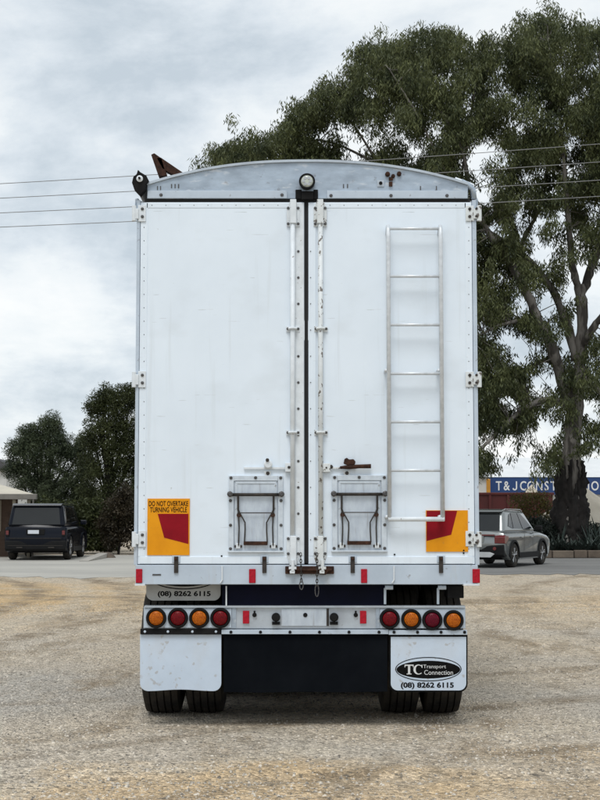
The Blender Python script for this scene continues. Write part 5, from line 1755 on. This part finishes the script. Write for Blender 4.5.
# grey car: turned away to the right
hd = -R(27)
yr_ = 0.86
rw = P(513.3, 560, 41.7)
lw = Vector((0.91 - .05, yr_, 0))
rot = Matrix.Rotation(hd, 3, 'Z')
lc = Vector((rw.x, 41.7, 0)) - rot @ lw
suv('parked_hatchback', 'small grey SUV parked turned right beside the garden bed', 4.32, 1.82, 1.66, PAINTG, 2.62, yr_, (lc.x, lc.y, 0.0), hd, 'small')

# ------------------------------------------------------------------ small things on the lane
CONC = pm('pale_concrete', (0.42, 0.40, 0.36), (0.32, 0.30, 0.27), scale=4, rough=0.9)
a = P(84, 561, 47.0); b = P(103, 557.5, 50.6)
a.z = b.z = 0
d = (b - a).normalized(); sd_ = Vector((d.y, -d.x, 0)) * 0.16
mb = MB()
vs = [a - sd_, a + sd_, b + sd_, b - sd_]
mb.add([(p.x, p.y, 0.001) for p in vs] + [(p.x * .999 + q.x * .001, p.y, h) for p, q, h in zip(vs, vs[::-1], (.03, .03, .17, .17))],
       [(0, 3, 2, 1), (4, 5, 6, 7), (0, 1, 5, 4), (1, 2, 6, 5), (2, 3, 7, 6), (3, 0, 4, 7)])
o = mb.build('kerb_block', CONC, None, bevel=0.015)
tag(o, 'pale concrete kerb block lying on the lane by the dark SUV', 'kerb block')
o = MB().lathe([(0.0, .20), (.10, .19), (.22, .12), (.30, .03), (.32, 0)], (b.x + .12, b.y + .1, 0.0), 'Z', 9).build('field_stone', STONE, None)
tag(o, 'brown stone at the end of the concrete kerb block', 'stone')

# ------------------------------------------------------------------ power lines and their poles
WIRE = pm('weathered_wire', (0.17, 0.175, 0.18), (0.22, 0.225, 0.23), scale=3, rough=0.5, metal=0.3)
WOOD = pm('grey_pole_timber', (0.17, 0.14, 0.11), (0.11, 0.09, 0.07), scale=4, rough=0.9, stretch=(1, 1, 0.2))
PYL = 33.0
ends = (-170.0, 790.0)
poles = []
for px in ends:
    c = P(px, 513, PYL); c.z = 0
    top_ = P(px, 184 - (40 / 600) * px, PYL).z
    pt = thing('power_pole', c, 'timber power pole carrying the wires, %s of the yard' % ('left' if px < 0 else 'right'), 'power pole', 'power poles')
    MB().tube([(c.x, c.y + .16, -.2), (c.x, c.y + .16, top_ * .6), (c.x, c.y + .16, top_ + .4)], [.16, .14, .11], 12).build('shaft', WOOD, pt, smooth=True)
    for k in range(4):
        z_ = P(px, (184, 198.5, 213.2, 227.4)[k] - ((40, 36.5, 33, 31)[k] / 600) * px, PYL).z
        MB().lathe([(.03, .06), (.05, .03), (.03, 0), (.05, -.03), (.03, -.05), (0, -.05)], (c.x, c.y, z_), 'Y', 10).build('insulator', WALLW, pt)
names = ('topmost', 'second from top', 'third from top', 'lowest')
for k in range(4):
    y0_, y6 = (184, 198.5, 213.2, 227.4)[k], (144, 162, 180.2, 196.4)[k]
    pts_ = []
    for i in range(49):
        t = i / 48
        px = ends[0] + (ends[1] - ends[0]) * t
        s_ = y0_ + (y6 - y0_) * px / 600
        mid = 2 * t - 1
        sag = 4.0 * (1 - mid * mid)
        pts_.append(P(px, s_ + sag - 2.6, PYL))
    pts_[0] = P(ends[0], y0_ + (y6 - y0_) * ends[0] / 600, PYL)
    pts_[-1] = P(ends[1], y0_ + (y6 - y0_) * ends[1] / 600, PYL)
    o = MB().tube(pts_, 0.0085, 5).build('power_line', WIRE, None, fixn=False)
    tag(o, '%s of the four overhead wires crossing behind the trailer' % names[k], 'wire', 'overhead wires')

# ------------------------------------------------------------------ far belt of scrub closing the yard behind everything
cs, rs = [], []
for i in range(900):
    x_ = random.uniform(-75, 75)
    h_ = 3.2 + 0.9 * math.sin(x_ * 0.21) + 0.5 * math.sin(x_ * 0.9 + 1)
    cs.append(Vector((x_, 112 + random.uniform(-2, 2), random.uniform(0.2, h_)))); rs.append(random.uniform(0.5, 0.95))
pts_ = clump_points(cs, rs, 16, 0.9)
o = leaf_mesh('scrub_belt', pts_, 0.42, 0.2, 0.2, DKLEAF, None, Vector((0, 112, 2)), kind='stuff')
tag(o, 'far belt of dark scrub along the horizon', 'scrub')
